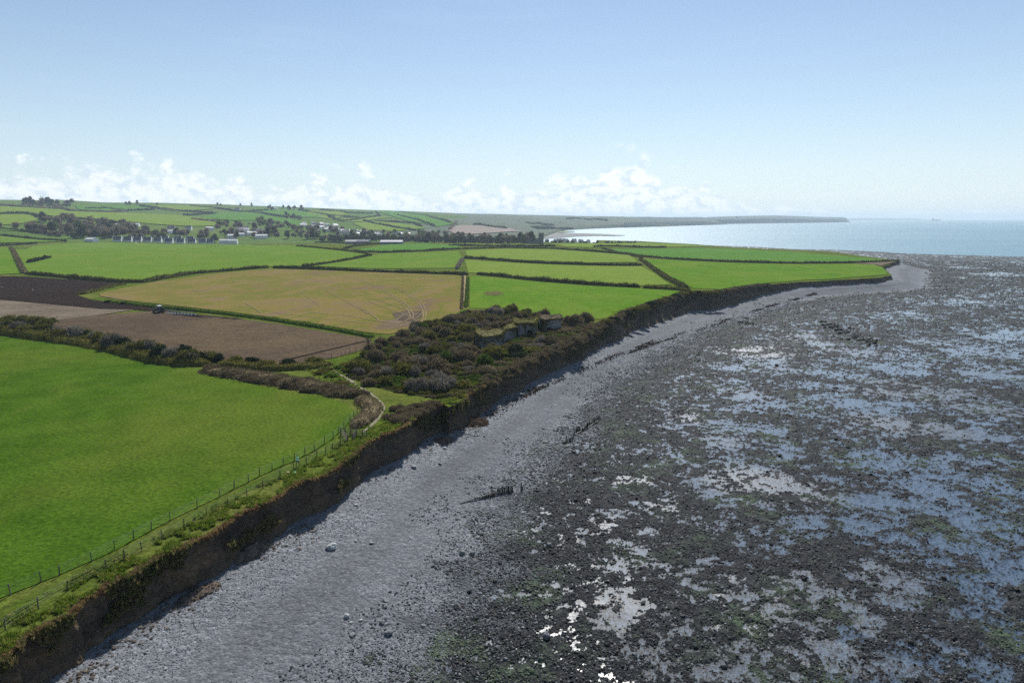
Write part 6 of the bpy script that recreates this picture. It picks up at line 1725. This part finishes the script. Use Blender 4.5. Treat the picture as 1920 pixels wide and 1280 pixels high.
# the larger boulders of the lower shore, each its own thing
def build_boulders():
    me_w = []
    for me in rock_meshes(6, 11, 2):
        mm = me.copy(); mm.materials.append(M['weed_rock']); me_w.append(mm)
    n = 0
    X, Y = sample_shore(4200, 55, 330, -0.25, 0.72)
    z, t, zfs, ib, dT, wet, rip, dep, bey = shore_z(X, Y)
    near = np.exp(-np.maximum(dT, 0) / 18.0)
    ok = np.where((~ib) & (dT > 0.5) & ~inpoly(X, Y, land_poly) & (RNG.random(len(X)) < 0.04 + 0.30 * near))[0]
    for i in ok[:215]:
        o = bpy.data.objects.new('boulder', random.choice(me_w)); COL.objects.link(o)
        r = math.hypot(X[i], Y[i]); s = random.uniform(0.45, 0.95) * (0.75 + 0.0028 * r)
        o.location = (X[i], Y[i], z[i] - 0.05); o.rotation_euler = (random.uniform(-.3, .3), random.uniform(-.3, .3), random.random() * 6.28); o.scale = (s, s, s * 0.95)
        far_ = 'nearest the camera' if r < 85 else 'level with the nearer groyne' if r < 125 else 'level with the upper groyne' if r < 175 else 'far out beyond the groynes'
        side = 'at the foot of the shingle' if dT[i] < 8 else 'just off the shingle' if dT[i] < 25 else 'well out among the pools'
        size = 'large' if s > 0.95 else 'mid sized' if s > 0.68 else 'small'
        lb = '%s dark boulder %s, %s' % (size, side, far_); tag(o, lb, 'boulder', 'boulders: ' + lb)
    reef = shore_many([(1545 + 92 * k / 79.0 + random.gauss(0, 7), 607 + 36 * k / 79.0 + random.gauss(0, 3.4)) for k in range(80)])
    for x, y, zz in reef:      # reef of dark boulders out on the flat
        o = bpy.data.objects.new('boulder', random.choice(me_w)); COL.objects.link(o)
        s = random.uniform(0.9, 2.1); o.location = (x, y, zz); o.scale = (s, s, s); o.rotation_euler = (0, 0, random.random() * 6.28)
        lb = '%s black boulder at the %s of the long reef out on the flat' % ('big' if s > 1.5 else 'small', 'landward end' if y > reef[26][1] else 'middle' if y > reef[53][1] else 'seaward end')
        tag(o, lb, 'boulder', 'reef: ' + lb)
build_boulders()

# wrack line, slumped soil
def build_wrack():
    pts = []
    for px_, w in (([(850,806),(880,797),(905,788),(930,773),(960,752),(1000,731),(1050,708),(1100,690),(1150,668),(1200,650),(1260,630),(1320,612),(1400,588),(1470,566),(1530,549)], 0.8), ([(1180,661),(1240,640),(1300,622),(1360,603)], 0.5), ([(980,745),(1020,725),(1060,708)], 0.4)):
        L = resample([(q[0], q[1]) for q in shore_many(px_)], 0.25); L = np.array(L)
        n = len(L) * 5; i = RNG.integers(0, len(L), n); g = fbm(i / 40.0, i * 0.0, 3, 12)
        k = RNG.random(n) < 0.7 * sstep(0.42, 0.70, g); i = i[k]
        pts.append(L[i] + RNG.normal(size=(len(i), 2)) * w * (0.5 + 0.8 * fbm(i / 30.0, i * 0.0 + 4, 2, 14))[:, None])
    P = np.concatenate(pts); z = shore_z(P[:, 0], P[:, 1])[0]; r = np.hypot(P[:, 0], P[:, 1])
    scatter_stuff('strand_seaweed', np.column_stack([P, z + 0.06]), (0.20 + 0.0008 * r) * (0.5 + RNG.random(len(P))), RK, M['wrack'], 0.5)
build_wrack()

def slump(label, px_, py_, rx, ry, h, seed, mk, rot=0.0, rocks=260):
    x0, y0, z0 = shore_at(px_, py_); n = 26
    t = empty('soil_slump', (x0, y0, z0), rot, label, 'slump', 'slumped soil heaps at the cliff foot')
    F_ = []
    U, W = np.meshgrid(np.linspace(-1, 1, n + 1), np.linspace(-1, 1, n + 1), indexing='ij'); U = U.ravel(); W = W.ravel()
    xx, yy = U * rx, W * ry; cx, sx = math.cos(rot), math.sin(rot); D = np.hypot(U, W)
    g = shore_z(x0 + xx * cx - yy * sx, y0 + xx * sx + yy * cx)[0] - z0
    nz = np.array([mnoise.noise(Vector((p * 0.8, q * 0.8, seed))) * 0.5 + mnoise.noise(Vector((p * 2.2, q * 2.2, seed))) * 0.3 for p, q in zip(xx, yy)])
    V = np.column_stack([xx, yy, g - 0.25 + np.maximum(0, 1 - D ** 1.6) * h * (1 + nz) + 0.25 * np.maximum(0, 1.05 - D)])
    for i in range(n):
        for j in range(n): a = i * (n + 1) + j; F_.append((a, a + n + 1, a + n + 2, a + 1))
    mesh_obj('earth_heap', V, F_, M[mk], t)
    VV = np.array(V); k = RNG.integers(0, len(VV), rocks); parts = []
    for q in k:
        me = RK[q % len(RK)]; s = 0.15 + 0.5 * RNG.random() ** 3; c = VV[q]
        if math.hypot(c[0] / rx, c[1] / ry) > 1.0: continue
        parts.append((np.array([tuple(v.co * s) for v in me.vertices]) + c, [tuple(p.vertices) for p in me.polygons], 0))
    o = join_parts('rubble', parts, [M['debris_rock']], t); o['kind'] = 'stuff'
M['slump_dark'] = soil_mat('slump_dark', (0.035, 0.024, 0.018), (0.075, 0.055, 0.040), (0.10, 0.085, 0.05), 0.3, 0.3, 1.2)
M['slump_brown'] = soil_mat('slump_brown', (0.085, 0.060, 0.045), (0.165, 0.120, 0.090), (0.25, 0.22, 0.18), 0.4, 0.3, 1.2)
slump('dark heap of slumped soil and weed at the cliff notch', 880, 791, 5.2, 3.6, 1.1, 1, 'slump_dark', 0.5, 120)
slump('brown earth and stone slump at the cliff foot below the near fence', 474, 1034, 4.0, 1.5, 0.9, 2, 'slump_brown', 1.15)
slump('low brown debris fan at the cliff foot, second from the bottom', 370, 1114, 3.8, 1.3, 0.55, 3, 'slump_brown', 1.1)
slump('stony brown slump at the cliff foot in the bottom left corner', 60, 1272, 2.6, 3.2, 0.8, 4, 'slump_brown', 0.2, 400)
slump('small pale debris apron beneath the cliff promontory', 832, 826, 2.6, 2.0, 0.6, 5, 'slump_brown', 0.9)

# rough grass on the verge and along the cliff rim
def tuft_mesh(seed, n=26):
    rng = np.random.default_rng(seed); V = []; F_ = []
    for k in range(n):
        a = rng.random() * 6.28; d = 0.28 * rng.random() ** 0.5; h = 0.35 + 0.65 * rng.random(); ln = 0.5 * rng.random(); w = 0.05
        bx, by = math.cos(a) * d, math.sin(a) * d; tx, ty = math.cos(a) * (d + ln * h), math.sin(a) * (d + ln * h); sx, sy = -math.sin(a) * w, math.cos(a) * w
        o = len(V); V += [(bx - sx, by - sy, -0.05), (bx + sx, by + sy, -0.05), ((bx + tx) / 2 + sx * .7, (by + ty) / 2 + sy * .7, h * .65), ((bx + tx) / 2 - sx * .7, (by + ty) / 2 - sy * .7, h * .65), (tx, ty, h)]
        F_ += [(o, o + 1, o + 2, o + 3), (o + 3, o + 2, o + 4)]
    me = bpy.data.meshes.new('tuft'); me.from_pydata(V, [], F_); return me
TM = [tuft_mesh(i) for i in range(4)]
def tuft_mat(name, stops):
    m, nt, b, out = mat(name); oi = nt.n.new('ShaderNodeObjectInfo')
    n = nt.noise(nt.pos(), 0.5, 3, 0.6)
    c = nt.ramp(nt.math('ADD', nt.math('MULTIPLY', oi.outputs['Random'], 0.5), nt.math('MULTIPLY', n, 0.5)), stops)
    setin(nt, b, base=c, rough=0.7, spec=0.2)
    tl = nt.n.new('ShaderNodeBsdfTranslucent'); nt.l.new(c, tl.inputs[0]); mx = nt.n.new('ShaderNodeMixShader'); mx.inputs[0].default_value = 0.5
    nt.l.new(b.outputs[0], mx.inputs[1]); nt.l.new(tl.outputs[0], mx.inputs[2]); nt.l.new(mx.outputs[0], out.inputs[0])
    return m
M['tuft_green'] = tuft_mat('tuft_green', [(0.25, (0.070, 0.120, 0.008)), (0.5, (0.130, 0.195, 0.016)), (0.75, (0.25, 0.25, 0.06))])
M['tuft_dead'] = tuft_mat('tuft_dead', [(0.25, (0.11, 0.065, 0.030)), (0.5, (0.21, 0.135, 0.065)), (0.75, (0.30, 0.235, 0.10))])
M['tuft_face'] = tuft_mat('tuft_face', [(0.25, (0.06, 0.075, 0.018)), (0.5, (0.13, 0.13, 0.04)), (0.75, (0.24, 0.19, 0.09))])
def build_tufts():
    verge = land_line([(-60,1212),(10,1180),(127,1107),(266,1032),(387,967),(463,932),(526,895),(575,872),(652,827),(690,800),(716,776),(720,760),(700,744),(660,722),(640,735),(665,760),(680,790)])
    i = RNG.integers(0, len(EPJ), 26000); i = i[EPJ[i, 1] < 330]
    off = -RNG.random(len(i)) ** 1.2 * 4.6; Pq = EPJ[i] + _nor[i] * off[:, None] + RNG.normal(size=(len(i), 2)) * 0.3
    ok = inpoly(Pq[:, 0], Pq[:, 1], land_edge + land_poly[len(edge):]); Pq = Pq[ok]; off = off[ok]
    cl = fbm(Pq[:, 0] / 1.5, Pq[:, 1] / 1.5, 2, 55); k = cl > 0.50; Pq = Pq[k]
    poly = land_line([(652,827),(690,803),(722,770),(712,752),(690,737),(660,714),(612,678),(560,690),(640,728),(705,760),(690,790),(645,812)])
    n = 9000; xs = [p[0] for p in poly]; ys = [p[1] for p in poly]
    Q = np.column_stack([RNG.uniform(min(xs), max(xs) + 8, n), RNG.uniform(min(ys), max(ys), n)])
    Q = Q[inpoly(Q[:, 0], Q[:, 1], poly + []) & (fbm(Q[:, 0] / 1.6, Q[:, 1] / 1.6, 2, 56) > 0.47)]
    P = np.concatenate([Pq, Q]); z = zt(P[:, 0], P[:, 1])
    scatter_stuff('verge_grass', np.column_stack([P, z]), 0.28 + 0.42 * RNG.random(len(P)), TM, M['tuft_green'], 0.85)
    # dead grass and roots hanging over the lip
    i = RNG.integers(0, len(EPJ), 9000); i = i[EPJ[i, 1] < 420]
    P = EPJ[i] + _nor[i] * (RNG.random(len(i)) * 0.75 - 0.45)[:, None]; z = zt(P[:, 0], P[:, 1]) - 0.10 * RNG.random(len(i)) - np.where(RNG.random(len(i)) < 0.4, 0.35 * RNG.random(len(i)), 0)
    g = fbm(i / 22.0, i * 0.0, 3, 91); k = g > 0.36
    scatter_stuff('cliff_rim_grass', np.column_stack([P, z])[k], (0.30 + 0.35 * RNG.random(len(i)))[k], TM, M['tuft_dead'], 0.7)
build_tufts()

# bramble, bracken and nettles that cover the floor of the thicket and the cliff rim
def build_undergrowth():
    xs = [p[0] for p in scrub_w]; ys = [p[1] for p in scrub_w]; n = 6500
    P = np.column_stack([RNG.uniform(min(xs), max(xs), n), RNG.uniform(min(ys), max(ys), n)])
    k = inpoly(P[:, 0], P[:, 1], scrub_w)
    for fr, ring in kilns_w: k &= ~inpoly(P[:, 0], P[:, 1], ring)
    for fr, ring in kilns_w:
        dy = P[:, 1] - np.interp(P[:, 0], [p[0] for p in fr], [p[1] for p in fr]); k &= ~((dy > -3.5) & (dy < 2) & (P[:, 0] > fr[0][0] - 1) & (P[:, 0] < fr[-1][0] + 1) & (RNG.random(len(P)) < 0.6))
    P = P[k]; z = zt(P[:, 0], P[:, 1]) - 0.05; g = fbm(P[:, 0] / 9, P[:, 1] / 9, 3, 140) + RNG.normal(size=len(P)) * 0.04
    for nm, kk, a, b in (('bramble_undergrowth', 'olive', 0.51, 0.64), ('dead_bracken_undergrowth', 'bare', -1, 0.51), ('nettle_undergrowth', 'green', 0.64, 9)):
        m = (g >= a) & (g < b)
        scatter_stuff(nm, np.column_stack([P, z])[m], 0.38 + 0.6 * RNG.random(int(m.sum())) ** 1.6, SHRUB[kk], SHRUB[kk][0].materials[0], 0.75)
    i = RNG.integers(0, len(EPJ), 5000); i = i[(EPJ[i, 1] > 150) & (EPJ[i, 1] < 400)]
    P = EPJ[i] + _nor[i] * (RNG.random(len(i)) ** 2 * 2.6 - 1.6)[:, None]; dn = np.maximum(0, ((P - EPJ[i]) * _nor[i]).sum(1))
    scatter_stuff('cliff_rim_scrub', np.column_stack([P, zt(P[:, 0], P[:, 1]) - 0.1 - dn * 1.3]), 0.35 + 0.8 * RNG.random(len(i)) ** 2, SHRUB['olive'] + SHRUB['bare'][:2], M['v_bare'], 0.8)
build_undergrowth()

def build_face_plants():
    n = 15000; i = RNG.integers(1, len(EPJ) - 1, n); i = i[EPJ[i, 1] < 420]; t = RNG.random(len(i)) ** 1.4 * 0.75
    g = fbm(i / 11.0, t * 1.5, 3, 404); k = g > 0.58 - 0.05 * (EPJ[i, 1] > 160); i, t = i[k], t[k]
    zt_ = zt(EPJ[i, 0], EPJ[i, 1]); zb_ = zbase(EPJ[i, 1]); spread = np.interp(EPJ[i, 1], [50, 120, 200, 255, 300, 360, 420], [0.3, 0.4, 1.0, 2.4, 5.0, 3.0, 1.2])
    P = EPJ[i] + _nor[i] * (spread * t ** 1.6 + 0.1 + 0.35 * RNG.random(len(i)))[:, None]
    scatter_stuff('cliff_face_plants', np.column_stack([P, zt_ + (zb_ - zt_) * t]), 0.3 + 0.5 * RNG.random(len(i)), TM, M['tuft_face'], 0.8)
build_face_plants()

def far_woods():
    for nm, poly, n, kk in (('hillside_wood', [(70,430),(110,414),(190,420),(245,428),(310,438),(305,446),(200,447),(110,445),(70,440)], 150, 'bare'),
                            ('village_wood', [(405,422),(470,415),(525,419),(570,430),(640,436),(840,437),(840,446),(600,446),(405,440)], 90, 'bare'),
                            ('tree_belt', [(600,449),(700,446),(830,450),(1005,453.5),(1005,457),(830,456),(700,452),(600,454)], 260, 'dark'),
                            ('hilltop_wood', [(30,382.4),(70,380.6),(110,379.8),(142,381.8),(130,388),(60,388)], 60, 'bare'),
                            ('shore_scrub', [(1025,455),(1100,456),(1190,456.3),(1190,455.3),(1100,454.6),(1025,453.5)], 60, 'dark')):
        pts = []; xs = [p[0] for p in poly]; ys = [p[1] for p in poly]
        while len(pts) < n:
            a = random.uniform(min(xs), max(xs)); b = random.uniform(min(ys), max(ys))
            if inpoly(np.array([a]), np.array([b]), poly)[0]: pts.append(on_land(a, b))
        ms = [c for _, c in TREES[kk]] + [TREES['green'][0][1]]
        scatter_stuff(nm, np.array(pts) - np.array([0, 0, 1.5]), np.array([random.uniform(0.7, 1.25) * (0.5 if nm == 'shore_scrub' else 1) for _ in pts]), ms, M['v_far_' + kk], 0.9)
far_woods()

# ------------------------------------------------------------------ air
def build_haze():
    V = [(x, y, z) for z in (-4.0, 175.0) for y in (-2500, 29500) for x in (-14000, 29000)]
    f = [(0, 2, 3, 1), (4, 5, 7, 6), (0, 1, 5, 4), (2, 6, 7, 3), (0, 4, 6, 2), (1, 3, 7, 5)]
    o = mesh_obj('haze', V, f)
    m = bpy.data.materials.new('haze_air'); m.use_nodes = True; nt = NT(m.node_tree); nt.n.clear()
    out = nt.n.new('ShaderNodeOutputMaterial'); pv = nt.n.new('ShaderNodeVolumePrincipled')
    pv.inputs['Color'].default_value = (0.70, 0.87, 1.0, 1); pv.inputs['Density'].default_value = 7.8e-5
    pv.inputs['Anisotropy'].default_value = 0.25
    nt.l.new(pv.outputs[0], out.inputs['Volume']); o.data.materials.append(m)
    tag(o, kind='stuff')
build_haze()
